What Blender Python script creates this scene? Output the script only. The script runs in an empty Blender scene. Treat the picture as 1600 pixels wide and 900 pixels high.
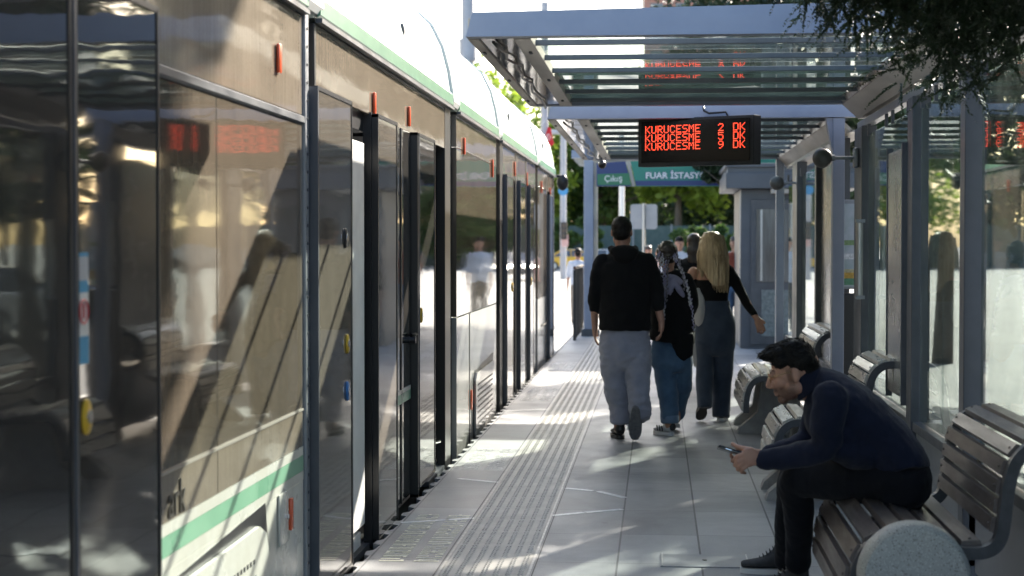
import bpy, bmesh, math, random
from mathutils import Vector, Matrix, Euler, noise
R = math.radians
PI = math.pi
random.seed(7)
SC = bpy.context.scene
COL = SC.collection

# ------------------------------------------------------------------ camera, sky, sun, exposure
FPX = 2625.0                       # focal length in pixels of the 1600 px wide photograph
CAMZ = 1.52
YAW = math.atan(228 / FPX)
PITCH = math.atan(68 / math.hypot(FPX, 228))
cam_d = bpy.data.cameras.new('camera')
cam = bpy.data.objects.new('camera', cam_d); COL.objects.link(cam)
cam_d.sensor_width = 36; cam_d.lens = FPX / 1600 * 36
cam.location = (0, 0, CAMZ)
cam.rotation_euler = (PI / 2 - PITCH, 0, YAW)
cam_d.clip_start = .05; cam_d.clip_end = 2000
cam_d.dof.use_dof = True; cam_d.dof.focus_distance = 9.5; cam_d.dof.aperture_fstop = 3.4
SC.camera = cam

SUN = Vector((.5, 1.0, .59))      # towards the sun: ahead of the camera and to the right
SUN_EL = math.atan2(SUN.z, math.hypot(SUN.x, SUN.y))
w = bpy.data.worlds.new('World'); SC.world = w; w.use_nodes = True
nt = w.node_tree; nt.nodes.clear()
out = nt.nodes.new('ShaderNodeOutputWorld'); bg = nt.nodes.new('ShaderNodeBackground')
sky = nt.nodes.new('ShaderNodeTexSky'); sky.sky_type = 'NISHITA'; sky.sun_disc = False
sky.sun_elevation = SUN_EL; sky.sun_rotation = math.atan2(SUN.x, SUN.y)
sky.dust_density = 2.5; sky.air_density = 1.0; sky.ozone_density = 1.0
nt.links.new(sky.outputs[0], bg.inputs[0]); nt.links.new(bg.outputs[0], out.inputs[0])
bg.inputs[1].default_value = .13
sl = bpy.data.lights.new('sun', 'SUN'); sl.energy = 5.0; sl.angle = R(.6); sl.color = (1, .93, .82)
so = bpy.data.objects.new('sun', sl); COL.objects.link(so)
so.rotation_euler = SUN.to_track_quat('Z', 'Y').to_euler()
so.location = (20, 30, 30)
vs = SC.view_settings
vs.view_transform = 'Standard'; vs.look = 'None'; vs.gamma = 1; vs.use_curve_mapping = False
vs.exposure = 1.98
SC.cycles.max_bounces = 9; SC.cycles.glossy_bounces = 5; SC.cycles.transmission_bounces = 6; SC.cycles.transparent_max_bounces = 12
SC.cycles.sample_clamp_indirect = 6
SC.cycles.use_denoising = True

# ------------------------------------------------------------------ materials
def nd(t, typ, **kw):
    n = t.nodes.new(typ)
    for k, v in kw.items(): setattr(n, k, v)
    return n
def mat(name, col, rough=.5, metal=0, col2=None, scale=8, stretch=(1, 1, 1), rough2=None, bump=0, bscale=60, detail=4,
        spec=None, sheen=0, coat=0, lo=.35, hi=.65, bstretch=(1, 1, 1), emit=None, estr=1, alpha=None, sub=0):
    m = bpy.data.materials.new(name); m.use_nodes = True; t = m.node_tree
    b = t.nodes['Principled BSDF']
    b.inputs['Base Color'].default_value = (*col, 1); b.inputs['Roughness'].default_value = rough
    b.inputs['Metallic'].default_value = metal
    if spec is not None: b.inputs['Specular IOR Level'].default_value = spec
    if sheen: b.inputs['Sheen Weight'].default_value = sheen
    if coat: b.inputs['Coat Weight'].default_value = coat; b.inputs['Coat Roughness'].default_value = .05
    if sub: b.inputs['Subsurface Weight'].default_value = sub; b.inputs['Subsurface Radius'].default_value = (.02, .008, .004)
    if emit: b.inputs['Emission Color'].default_value = (*emit, 1); b.inputs['Emission Strength'].default_value = estr
    tc = nd(t, 'ShaderNodeTexCoord')
    if col2 is not None or rough2 is not None:
        mp = nd(t, 'ShaderNodeMapping'); mp.inputs['Scale'].default_value = stretch
        t.links.new(tc.outputs['Object'], mp.inputs[0])
        nz = nd(t, 'ShaderNodeTexNoise'); nz.inputs['Scale'].default_value = scale; nz.inputs['Detail'].default_value = detail
        nz.inputs['Roughness'].default_value = .6
        t.links.new(mp.outputs[0], nz.inputs['Vector'])
        mr = nd(t, 'ShaderNodeMapRange'); mr.inputs[1].default_value = lo; mr.inputs[2].default_value = hi
        t.links.new(nz.outputs['Fac'], mr.inputs[0])
        if col2 is not None:
            mx = nd(t, 'ShaderNodeMix', data_type='RGBA')
            mx.inputs[6].default_value = (*col, 1); mx.inputs[7].default_value = (*col2, 1)
            t.links.new(mr.outputs[0], mx.inputs[0]); t.links.new(mx.outputs[2], b.inputs['Base Color'])
        if rough2 is not None:
            m2 = nd(t, 'ShaderNodeMapRange'); m2.inputs[3].default_value = rough; m2.inputs[4].default_value = rough2
            t.links.new(mr.outputs[0], m2.inputs[0]); t.links.new(m2.outputs[0], b.inputs['Roughness'])
    if bump:
        mp = nd(t, 'ShaderNodeMapping'); mp.inputs['Scale'].default_value = bstretch
        t.links.new(tc.outputs['Object'], mp.inputs[0])
        nz = nd(t, 'ShaderNodeTexNoise'); nz.inputs['Scale'].default_value = bscale; nz.inputs['Detail'].default_value = 3
        t.links.new(mp.outputs[0], nz.inputs['Vector'])
        bp = nd(t, 'ShaderNodeBump'); bp.inputs['Strength'].default_value = 1; bp.inputs['Distance'].default_value = bump
        t.links.new(nz.outputs['Fac'], bp.inputs['Height']); t.links.new(bp.outputs[0], b.inputs['Normal'])
    return m

def dusty_glass(name, dark, dust, amount, wav=.004, rough=.035, spec=.6):
    """dark glazing or glossy panel under dried vertical dust streaks"""
    m = bpy.data.materials.new(name); m.use_nodes = True; t = m.node_tree; b = t.nodes['Principled BSDF']
    tc = nd(t, 'ShaderNodeTexCoord')
    def nz(sc, st, det=5, r=.65):
        mp = nd(t, 'ShaderNodeMapping'); mp.inputs['Scale'].default_value = st
        t.links.new(tc.outputs['Object'], mp.inputs[0])
        n = nd(t, 'ShaderNodeTexNoise'); n.inputs['Scale'].default_value = sc; n.inputs['Detail'].default_value = det; n.inputs['Roughness'].default_value = r
        t.links.new(mp.outputs[0], n.inputs['Vector']); return n.outputs['Fac']
    def mth(op, a, b_, clamp=False):
        n = nd(t, 'ShaderNodeMath', operation=op, use_clamp=clamp)
        for i, v in enumerate((a, b_)):
            if isinstance(v, (int, float)): n.inputs[i].default_value = v
            else: t.links.new(v, n.inputs[i])
        return n.outputs[0]
    streak = nz(60, (1, 1, .05)); fine = nz(260, (1, 1, .45), 3); cloud = nz(2.2, (1, 1, 1), 4)
    f = mth('ADD', mth('MULTIPLY', mth('SUBTRACT', streak, .5), .9), mth('MULTIPLY', mth('SUBTRACT', fine, .5), .9))
    f = mth('ADD', f, mth('MULTIPLY', mth('SUBTRACT', cloud, .5), .8))
    f = mth('MULTIPLY', mth('ADD', f, 1.0), amount, True)
    mx = nd(t, 'ShaderNodeMix', data_type='RGBA'); mx.inputs[6].default_value = (*dark, 1); mx.inputs[7].default_value = (*dust, 1)
    t.links.new(f, mx.inputs[0]); t.links.new(mx.outputs[2], b.inputs['Base Color'])
    b.inputs['Roughness'].default_value = rough; b.inputs['Specular IOR Level'].default_value = spec
    # slow ripples of pressed panels
    mp = nd(t, 'ShaderNodeMapping'); mp.inputs['Scale'].default_value = (1, .7, 3.4); t.links.new(tc.outputs['Object'], mp.inputs[0])
    n = nd(t, 'ShaderNodeTexNoise'); n.inputs['Scale'].default_value = 2.0; n.inputs['Detail'].default_value = 2.5; n.inputs['Roughness'].default_value = .45
    t.links.new(mp.outputs[0], n.inputs['Vector'])
    bp = nd(t, 'ShaderNodeBump'); bp.inputs['Distance'].default_value = wav; bp.inputs['Strength'].default_value = 1
    t.links.new(n.outputs['Fac'], bp.inputs['Height']); t.links.new(bp.outputs[0], b.inputs['Normal'])
    return m

def thin_glass(name, tint, gloss=.8, dirt=.12, dirtcol=(.35, .36, .34)):
    """clear pane: tinted pass-through, fresnel reflection, a film of dirt"""
    m = bpy.data.materials.new(name); m.use_nodes = True; t = m.node_tree; t.nodes.clear()
    o = nd(t, 'ShaderNodeOutputMaterial'); tr = nd(t, 'ShaderNodeBsdfTransparent'); tr.inputs[0].default_value = (*tint, 1)
    gl = nd(t, 'ShaderNodeBsdfGlossy'); gl.inputs['Roughness'].default_value = .02; gl.inputs[0].default_value = (.9, .95, .95, 1)
    df = nd(t, 'ShaderNodeBsdfDiffuse'); df.inputs[0].default_value = (*dirtcol, 1)
    tl = nd(t, 'ShaderNodeBsdfTranslucent'); tl.inputs[0].default_value = (*dirtcol, 1)
    ad = nd(t, 'ShaderNodeMixShader'); ad.inputs[0].default_value = .5
    t.links.new(df.outputs[0], ad.inputs[1]); t.links.new(tl.outputs[0], ad.inputs[2])
    fr = nd(t, 'ShaderNodeFresnel'); ge = nd(t, 'ShaderNodeNewGeometry')
    ir = nd(t, 'ShaderNodeMapRange'); ir.inputs[3].default_value = 1.5; ir.inputs[4].default_value = 1 / 1.5
    t.links.new(ge.outputs['Backfacing'], ir.inputs[0]); t.links.new(ir.outputs[0], fr.inputs[0])
    tc = nd(t, 'ShaderNodeTexCoord'); nz = nd(t, 'ShaderNodeTexNoise'); nz.inputs['Scale'].default_value = 5; nz.inputs['Detail'].default_value = 6
    t.links.new(tc.outputs['Object'], nz.inputs['Vector'])
    mr = nd(t, 'ShaderNodeMapRange'); mr.inputs[1].default_value = .3; mr.inputs[2].default_value = .75; mr.inputs[3].default_value = dirt * .3; mr.inputs[4].default_value = dirt * 1.6
    t.links.new(nz.outputs['Fac'], mr.inputs[0])
    m1 = nd(t, 'ShaderNodeMixShader'); t.links.new(mr.outputs[0], m1.inputs[0]); t.links.new(tr.outputs[0], m1.inputs[1]); t.links.new(ad.outputs[0], m1.inputs[2])
    m2 = nd(t, 'ShaderNodeMixShader'); fm_ = nd(t, 'ShaderNodeMath', operation='MULTIPLY'); fm_.inputs[1].default_value = gloss; t.links.new(fr.outputs[0], fm_.inputs[0]); t.links.new(fm_.outputs[0], m2.inputs[0]); t.links.new(m1.outputs[0], m2.inputs[1]); t.links.new(gl.outputs[0], m2.inputs[2])
    t.links.new(m2.outputs[0], o.inputs[0])
    return m

def leaf_mat(name, c1, c2, trans=.35):
    m = bpy.data.materials.new(name); m.use_nodes = True; t = m.node_tree; t.nodes.clear()
    o = nd(t, 'ShaderNodeOutputMaterial'); df = nd(t, 'ShaderNodeBsdfPrincipled'); tl = nd(t, 'ShaderNodeBsdfTranslucent')
    df.inputs['Roughness'].default_value = .55
    tc = nd(t, 'ShaderNodeTexCoord'); nz = nd(t, 'ShaderNodeTexNoise'); nz.inputs['Scale'].default_value = 1.1; nz.inputs['Detail'].default_value = 4
    t.links.new(tc.outputs['Object'], nz.inputs['Vector'])
    mr = nd(t, 'ShaderNodeMapRange'); mr.inputs[1].default_value = .35; mr.inputs[2].default_value = .65
    t.links.new(nz.outputs['Fac'], mr.inputs[0])
    mx = nd(t, 'ShaderNodeMix', data_type='RGBA'); mx.inputs[6].default_value = (*c1, 1); mx.inputs[7].default_value = (*c2, 1)
    t.links.new(mr.outputs[0], mx.inputs[0]); t.links.new(mx.outputs[2], df.inputs['Base Color']); t.links.new(mx.outputs[2], tl.inputs[0])
    ms = nd(t, 'ShaderNodeMixShader'); ms.inputs[0].default_value = trans
    t.links.new(df.outputs[0], ms.inputs[1]); t.links.new(tl.outputs[0], ms.inputs[2]); t.links.new(ms.outputs[0], o.inputs[0])
    return m

M = {}
M['steel_blue'] = mat('blue grey paint', (.225, .255, .335), .38, 0, (.285, .315, .395), 2.2, rough2=.5, bump=.0006, bscale=30)
M['kiosk_paint'] = mat('kiosk paint', (.068, .077, .094), .4, 0, (.088, .098, .116), 3, rough2=.5)
M['steel_dark'] = mat('dark grey paint', (.058, .064, .076), .35, 0, (.088, .094, .106), 5, rough2=.5)
M['steel_mid'] = mat('grey aluminium', (.22, .235, .26), .32, .5, (.30, .31, .33), 6, rough2=.5)
M['alu'] = mat('brushed aluminium', (.55, .55, .55), .3, .85, (.42, .42, .42), 12, stretch=(1, 1, .1), rough2=.45)
M['gutter'] = mat('pale sheet metal', (.42, .38, .33), .38, .35, (.33, .30, .27), 4, stretch=(1, .2, 1), rough2=.55)
M['white_paint'] = mat('white paint', (.72, .73, .72), .3, 0, (.62, .62, .60), 3, rough2=.45)
M['tram_white'] = mat('tram white paint', (.62, .61, .57), .22, 0, (.52, .50, .45), 4, rough2=.4, bump=.0003, bscale=200)
M['tram_green'] = mat('tram green stripe', (.17, .36, .24), .25, 0, (.22, .42, .29), 5, rough2=.4)
M['fairing'] = mat('roof fairing paint', (.72, .78, .72), .3, 0, (.64, .74, .66), 1.2, rough2=.45)
M['fairing_green'] = mat('fairing dark green', (.10, .22, .15), .3, 0, (.14, .28, .19), 4)
M['rubber'] = mat('black rubber', (.012, .012, .014), .55, 0, (.02, .02, .022), 20, bump=.0006, bscale=80)
M['black'] = mat('black plastic', (.008, .008, .010), .35)
M['interior'] = mat('dark tram interior', (.012, .013, .016), .5, 0, (.02, .02, .024), 3)
M['glass_win'] = dusty_glass('dark window glass', (.006, .006, .007), (.38, .31, .23), .30, wav=.0010)
M['glass_door'] = dusty_glass('dark door glass', (.006, .007, .008), (.28, .25, .22), .14, wav=.0010)
M['panel_brown'] = dusty_glass('dusty brown panel', (.030, .025, .02), (.42, .35, .27), .50, wav=.0030, rough=.07)
M['panel_low'] = dusty_glass('silver lower panel', (.10, .105, .11), (.45, .43, .40), .5, wav=.0015, rough=.1)
M['leaf_brown'] = dusty_glass('dusty brown door leaf', (.02, .018, .015), (.38, .33, .27), .36, wav=.0010, rough=.05)
M['orange'] = mat('orange reflector', (.60, .08, .02), .25)
M['yellow'] = mat('yellow plastic', (.62, .38, .03), .35)
M['blue_btn'] = mat('blue plastic', (.03, .16, .42), .35)
M['chrome'] = mat('chrome', (.7, .7, .7), .15, 1)
M['led_case'] = mat('matt black case', (.006, .006, .007), .6, 0, (.010, .010, .012), 4)
M['led'] = mat('red led', (.2, .02, .01), .5, emit=(1, .07, .03), estr=1.25)
M['roof_glass'] = thin_glass('canopy glass', (.91, .965, .945), dirt=.05, dirtcol=(.55, .60, .56))
M['milky_glass'] = thin_glass('weathered milky canopy glass', (.16, .21, .20), dirt=.55, dirtcol=(.30, .38, .36))
M['wall_glass'] = thin_glass('shelter wall glass', (.70, .75, .735), dirt=.10, dirtcol=(.34, .36, .33))
M['frosted'] = mat('grey frosted panel', (.26, .26, .25), .18, .3, (.20, .20, .20), 3, rough2=.3)
M['terrazzo'] = None
M['concrete'] = mat('bench concrete', (.36, .35, .33), .8, 0, (.28, .27, .26), 14, bump=.002, bscale=120)
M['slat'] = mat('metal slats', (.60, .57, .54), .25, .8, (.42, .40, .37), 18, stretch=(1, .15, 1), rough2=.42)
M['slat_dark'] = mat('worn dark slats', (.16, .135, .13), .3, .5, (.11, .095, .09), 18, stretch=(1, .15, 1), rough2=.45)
M['bracket'] = mat('bench bracket paint', (.045, .048, .055), .45, .2, (.07, .07, .08), 20)
M['skin'] = mat('skin', (.36, .185, .125), .5, 0, (.30, .14, .095), 22, sub=.12, bump=.0004, bscale=300)
M['skin_far'] = mat('pale skin', (.42, .23, .16), .55, 0, (.36, .18, .12), 18, sub=.1)
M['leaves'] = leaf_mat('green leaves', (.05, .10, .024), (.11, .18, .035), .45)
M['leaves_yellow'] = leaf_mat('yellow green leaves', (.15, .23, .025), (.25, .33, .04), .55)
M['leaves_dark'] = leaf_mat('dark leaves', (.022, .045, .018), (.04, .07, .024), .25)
M['needles'] = leaf_mat('conifer needles', (.012, .026, .012), (.035, .062, .024), .15)
M['bark'] = mat('bark', (.09, .07, .05), .9, 0, (.14, .11, .085), 10, stretch=(1, 1, .2), bump=.02, bscale=14)

def terrazzo_mat():
    m = mat('terrazzo', (.44, .43, .405), .55, 0, (.36, .355, .335), 5, bump=.0006, bscale=90); t = m.node_tree; b = t.nodes['Principled BSDF']
    src = b.inputs['Base Color'].links[0].from_socket
    tc = nd(t, 'ShaderNodeTexCoord'); prev = src
    for sc, th, c in ((95, .20, (.10, .09, .08)), (60, .17, (.20, .18, .16)), (150, .22, (.72, .72, .70)), (14, .045, (.07, .065, .06))):
        v = nd(t, 'ShaderNodeTexVoronoi'); v.inputs['Scale'].default_value = sc; t.links.new(tc.outputs['Object'], v.inputs['Vector'])
        lt = nd(t, 'ShaderNodeMath', operation='LESS_THAN'); lt.inputs[1].default_value = th; t.links.new(v.outputs['Distance'], lt.inputs[0])
        mx = nd(t, 'ShaderNodeMix', data_type='RGBA'); mx.inputs[7].default_value = (*c, 1)
        t.links.new(lt.outputs[0], mx.inputs[0]); t.links.new(prev, mx.inputs[6]); prev = mx.outputs[2]
    t.links.new(prev, b.inputs['Base Color'])
    return m
M['terrazzo'] = terrazzo_mat()

# ------------------------------------------------------------------ mesh helpers
def P(px, py, Y):
    """the point at depth Y that the photograph shows at pixel (px, py)"""
    d = Vector(((px - 800) / FPX, (450 - py) / FPX, -1))
    d = Euler((PI / 2 - PITCH, 0, YAW)).to_matrix() @ d
    return Vector((0, 0, CAMZ)) + d * (Y / d.y)

class MB:
    def __init__(s): s.v = []; s.f = []
    def add(s, vs, fs):
        o = len(s.v); s.v += [Vector(v) for v in vs]; s.f += [tuple(i + o for i in f) for f in fs]; return s
    def box(s, x0, x1, y0, y1, z0, z1, ch=0):
        x0, x1 = min(x0, x1), max(x0, x1); y0, y1 = min(y0, y1), max(y0, y1); z0, z1 = min(z0, z1), max(z0, z1)
        if ch <= 0:
            return s.add([(x0, y0, z0), (x1, y0, z0), (x1, y1, z0), (x0, y1, z0), (x0, y0, z1), (x1, y0, z1), (x1, y1, z1), (x0, y1, z1)],
                         [(3, 2, 1, 0), (4, 5, 6, 7), (0, 1, 5, 4), (1, 2, 6, 5), (2, 3, 7, 6), (3, 0, 4, 7)])
        bm = bmesh.new(); bmesh.ops.create_cube(bm, size=1)
        for v in bm.verts: v.co = Vector(((x0 + x1) / 2 + v.co.x * (x1 - x0), (y0 + y1) / 2 + v.co.y * (y1 - y0), (z0 + z1) / 2 + v.co.z * (z1 - z0)))
        bmesh.ops.bevel(bm, geom=bm.edges[:], offset=ch, segments=2, affect='EDGES', profile=.5)
        return s.bm(bm)
    def bm(s, bm, mtx=None):
        bm.verts.ensure_lookup_table()
        for i, v in enumerate(bm.verts): v.index = i
        vs = [(mtx @ v.co) if mtx else v.co.copy() for v in bm.verts]
        fs = [tuple(v.index for v in f.verts) for f in bm.faces]; bm.free()
        return s.add(vs, fs)
    def tube(s, pts, r, n=10, cap=True, side=None):
        """loft round rings along pts; r a number, a list, or a list of (side radius, other radius)"""
        pts = [Vector(p) for p in pts]
        rs = r if isinstance(r, (list, tuple)) else [r] * len(pts)
        rings = []; up = None
        for i, p in enumerate(pts):
            t = (pts[min(i + 1, len(pts) - 1)] - pts[max(i - 1, 0)])
            t = t.normalized() if t.length > 1e-9 else Vector((0, 0, 1))
            if side is not None:
                a = Vector(side); a = (a - t * a.dot(t)).normalized()
            else:
                if up is None: up = Vector((0, 0, 1)) if abs(t.z) < .9 else Vector((1, 0, 0))
                a = (up - t * up.dot(t))
                a = a.normalized() if a.length > 1e-6 else t.orthogonal().normalized()
                up = a
            b = t.cross(a)
            ra, rb = rs[i] if isinstance(rs[i], (tuple, list)) else (rs[i], rs[i])
            rings.append([p + a * (ra * math.cos(2 * PI * k / n)) + b * (rb * math.sin(2 * PI * k / n)) for k in range(n)])
        o = len(s.v)
        for rg in rings: s.v += rg
        for i in range(len(rings) - 1):
            for k in range(n):
                a, b = o + i * n + k, o + i * n + (k + 1) % n
                s.f.append((a, b, b + n, a + n))
        if cap:
            s.f.append(tuple(o + k for k in reversed(range(n)))); e = o + (len(rings) - 1) * n
            s.f.append(tuple(e + k for k in range(n)))
        return s
    def ell(s, c, r, rot=None, seg=20, rings=12):
        bm = bmesh.new(); bmesh.ops.create_uvsphere(bm, u_segments=seg, v_segments=rings, radius=1)
        m = Matrix.Translation(Vector(c)) @ (Euler(rot).to_matrix().to_4x4() if rot else Matrix.Identity(4)) @ Matrix.Diagonal((*((r, r, r) if isinstance(r, (int, float)) else r), 1))
        return s.bm(bm, m)
    def prism(s, prof, a0, a1, axis='y'):
        """closed outline extruded along an axis; prof in the two other axes (x,z) / (y,z) / (x,y)"""
        n = len(prof)
        def pt(p, a): return {'y': (p[0], a, p[1]), 'x': (a, p[0], p[1]), 'z': (p[0], p[1], a)}[axis]
        vs = [pt(p, a0) for p in prof] + [pt(p, a1) for p in prof]
        fs = [tuple(range(n)), tuple(range(2 * n - 1, n - 1, -1))] + [(i, i + n, (i + 1) % n + n, (i + 1) % n) for i in range(n)]
        return s.add(vs, fs)
    def strip(s, prof, y0, y1, th):
        """open profile (x,z) swept along y with a thickness"""
        n = len(prof); out_ = []
        for i, p in enumerate(prof):
            a = Vector(prof[max(i - 1, 0)]); b = Vector(prof[min(i + 1, n - 1)]); t = (b - a).normalized()
            out_.append((p[0] - t.y * th, p[1] + t.x * th))
        return s.prism(list(prof) + out_[::-1], y0, y1, 'y')
    def cyl(s, c, r, h, axis='z', n=24, r2=None):
        d = {'z': Vector((0, 0, 1)), 'y': Vector((0, 1, 0)), 'x': Vector((1, 0, 0))}[axis]
        return s.tube([Vector(c), Vector(c) + d * h], [r, r if r2 is None else r2], n)
    def xf(s, m):
        s.v = [m @ v for v in s.v]; return s
    def build(s, name, m, parent=None, smooth=False, label=None, loc=None):
        me = bpy.data.meshes.new(name)
        L = Vector(loc) if loc is not None else None
        if parent is not None: L = world_loc(parent)
        elif L is None:
            xs = [v.x for v in s.v]; ys = [v.y for v in s.v]; zs = [v.z for v in s.v]
            L = Vector(((min(xs) + max(xs)) / 2, (min(ys) + max(ys)) / 2, min(zs)))
        me.from_pydata([v - L for v in s.v], [], s.f)
        bm = bmesh.new(); bm.from_mesh(me); bmesh.ops.recalc_face_normals(bm, faces=bm.faces); bm.to_mesh(me); bm.free()
        if m is not None: me.materials.append(M[m] if isinstance(m, str) else m)
        if smooth:
            for p in me.polygons: p.use_smooth = True
            if smooth != 'all': me.set_sharp_from_angle(angle=R(38))
        o = bpy.data.objects.new(name, me); COL.objects.link(o)
        if parent is not None: o.parent = parent
        else: o.location = L
        if label: o['label'] = label
        return o
def world_loc(o):
    v = Vector((0, 0, 0))
    while o is not None: v = v + o.location; o = o.parent
    return v
def tag(o, label, cat, group=None):
    o['label'] = label; o['category'] = cat
    if group: o['group'] = group
    return o
def struct(o, kind='structure'): o['kind'] = kind; return o
def thing(name, loc, label, cat, group=None):
    o = bpy.data.objects.new(name, None); COL.objects.link(o); o.location = loc; o.empty_display_size = .1
    return tag(o, label, cat, group)
def kids(o): return [c for c in COL.objects if c.parent == o]
def copy_tree(o, loc, label, group=None, rot=None, scale=None):
    c = o.copy(); COL.objects.link(c); c.location = loc; c['label'] = label
    if group: c['group'] = group
    if rot is not None: c.rotation_euler = rot
    if scale is not None: c.scale = scale
    for ch in kids(o):
        d = ch.copy(); COL.objects.link(d); d.parent = c
        for g in kids(ch):
            e = g.copy(); COL.objects.link(e); e.parent = d
    return c
def bake(o, mods):
    """apply modifiers without operators and keep the result"""
    for typ, kw in mods:
        md = o.modifiers.new(typ, typ)
        for k, v in kw.items(): setattr(md, k, v)
    dg = bpy.context.evaluated_depsgraph_get(); dg.update()
    me = bpy.data.meshes.new_from_object(o.evaluated_get(dg)); old = o.data
    mats = [m for m in old.materials]
    o.modifiers.clear(); o.data = me
    if not me.materials:
        for m in mats: me.materials.append(m)
    for p in me.polygons: p.use_smooth = True
    me.name = o.name
    return o
def text_mesh(name, body, size, mtx, m, parent, depth=.003, bold=0, sx=1):
    cu = bpy.data.curves.new(name, 'FONT'); cu.body = body; cu.size = size; cu.extrude = depth; cu.offset = bold
    cu.align_x = 'LEFT'; cu.resolution_u = 3
    o = bpy.data.objects.new(name, cu); COL.objects.link(o)
    dg = bpy.context.evaluated_depsgraph_get(); dg.update()
    me = bpy.data.meshes.new_from_object(o.evaluated_get(dg)); bpy.data.objects.remove(o)
    L = world_loc(parent)
    for v in me.vertices: v.co = (mtx @ Vector((v.co.x * sx, v.co.y, v.co.z))) - L
    me.materials.clear(); me.materials.append(M[m] if isinstance(m, str) else m)
    o = bpy.data.objects.new(name, me); COL.objects.link(o); o.parent = parent
    return o
# ------------------------------------------------------------------ ground, platform
def paving_mat(name, c1, c2, pitch=(.4, .8), joint=(.07, .07, .075), rough=.42, ox=.0, oy=0, jw=.010):
    m = mat(name, c1, rough, 0, c2, 1.6, rough2=rough + .16, bump=.0012, bscale=160, detail=8)
    t = m.node_tree; b = t.nodes['Principled BSDF']; src = b.inputs['Base Color'].links[0].from_socket
    geo = nd(t, 'ShaderNodeNewGeometry'); sp = nd(t, 'ShaderNodeSeparateXYZ'); t.links.new(geo.outputs['Position'], sp.inputs[0])
    def mth(op, a, b_=0.0):
        n = nd(t, 'ShaderNodeMath', operation=op)
        for i, v in enumerate((a, b_)):
            if isinstance(v, (int, float)): n.inputs[i].default_value = v
            else: t.links.new(v, n.inputs[i])
        return n.outputs[0]
    def line(sock, off, p, wd):
        fr = mth('FRACT', mth('DIVIDE', mth('ADD', sock, off), p)); d = mth('MINIMUM', fr, mth('SUBTRACT', 1.0, fr))
        return mth('LESS_THAN', d, wd / p / 2)
    lx = line(sp.outputs[0], ox, pitch[0], jw); ly = mth('MULTIPLY', line(sp.outputs[1], oy, pitch[1], jw), .55)
    ln = mth('MAXIMUM', lx, ly)
    cb = nd(t, 'ShaderNodeCombineXYZ')
    t.links.new(mth('FLOOR', mth('DIVIDE', mth('ADD', sp.outputs[0], ox), pitch[0])), cb.inputs[0])
    t.links.new(mth('FLOOR', mth('DIVIDE', mth('ADD', sp.outputs[1], oy), pitch[1])), cb.inputs[1])
    wn = nd(t, 'ShaderNodeTexWhiteNoise'); t.links.new(cb.outputs[0], wn.inputs['Vector'])
    mr = nd(t, 'ShaderNodeMapRange'); mr.inputs[3].default_value = .82; mr.inputs[4].default_value = 1.16; t.links.new(wn.outputs['Value'], mr.inputs[0])
    vm = nd(t, 'ShaderNodeVectorMath', operation='SCALE'); t.links.new(src, vm.inputs[0]); t.links.new(mr.outputs[0], vm.inputs['Scale'])
    # fine specks and stains
    n2 = nd(t, 'ShaderNodeTexNoise'); n2.inputs['Scale'].default_value = 170; n2.inputs['Detail'].default_value = 2; t.links.new(geo.outputs['Position'], n2.inputs['Vector'])
    m2 = nd(t, 'ShaderNodeMapRange'); m2.inputs[1].default_value = .3; m2.inputs[2].default_value = .7; m2.inputs[3].default_value = .80; m2.inputs[4].default_value = 1.2
    t.links.new(n2.outputs['Fac'], m2.inputs[0])
    v2 = nd(t, 'ShaderNodeVectorMath', operation='SCALE'); t.links.new(vm.outputs[0], v2.inputs[0]); t.links.new(m2.outputs[0], v2.inputs['Scale'])
    # water stains, tyre-dark patches and trodden gum
    n3 = nd(t, 'ShaderNodeTexNoise'); n3.inputs['Scale'].default_value = .9; n3.inputs['Detail'].default_value = 7; n3.inputs['Roughness'].default_value = .7; n3.inputs['Distortion'].default_value = .6; t.links.new(geo.outputs['Position'], n3.inputs['Vector'])
    m3 = nd(t, 'ShaderNodeMapRange'); m3.inputs[1].default_value = .36; m3.inputs[2].default_value = .62; m3.inputs[3].default_value = .70; m3.inputs[4].default_value = 1.12; t.links.new(n3.outputs['Fac'], m3.inputs[0])
    v3 = nd(t, 'ShaderNodeVectorMath', operation='SCALE'); t.links.new(v2.outputs[0], v3.inputs[0]); t.links.new(m3.outputs[0], v3.inputs['Scale'])
    vo = nd(t, 'ShaderNodeTexVoronoi'); vo.inputs['Scale'].default_value = 3.1; t.links.new(geo.outputs['Position'], vo.inputs['Vector'])
    gm = mth('MULTIPLY', mth('LESS_THAN', vo.outputs['Distance'], .055), .45); ln = mth('MAXIMUM', ln, gm)
    v2 = v3
    mx = nd(t, 'ShaderNodeMix', data_type='RGBA'); t.links.new(ln, mx.inputs[0]); t.links.new(v2.outputs[0], mx.inputs[6]); mx.inputs[7].default_value = (*joint, 1)
    t.links.new(mx.outputs[2], b.inputs['Base Color'])
    return m
M['paving'] = paving_mat('platform paving', (.25, .253, .258), (.33, .328, .325), ox=.59)
M['tactile'] = mat('tactile tiles', (.26, .25, .225), .5, 0, (.37, .355, .32), 3, bump=.001, bscale=200)
M['tactile_rib'] = mat('tactile ribs', (.50, .48, .44), .4, 0, (.28, .27, .25), 30)
M['asphalt'] = mat('pale worn road', (.24, .24, .23), .8, 0, (.30, .30, .285), .5, bump=.004, bscale=60)
M['road_white'] = mat('worn white road paint', (.80, .80, .78), .38, 0, (.42, .42, .41), 40, lo=.5, hi=.72)
M['text_yellow'] = mat('worn yellowish paint', (.78, .76, .60), .38, 0, (.40, .40, .36), 60, lo=.5, hi=.72)

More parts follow.
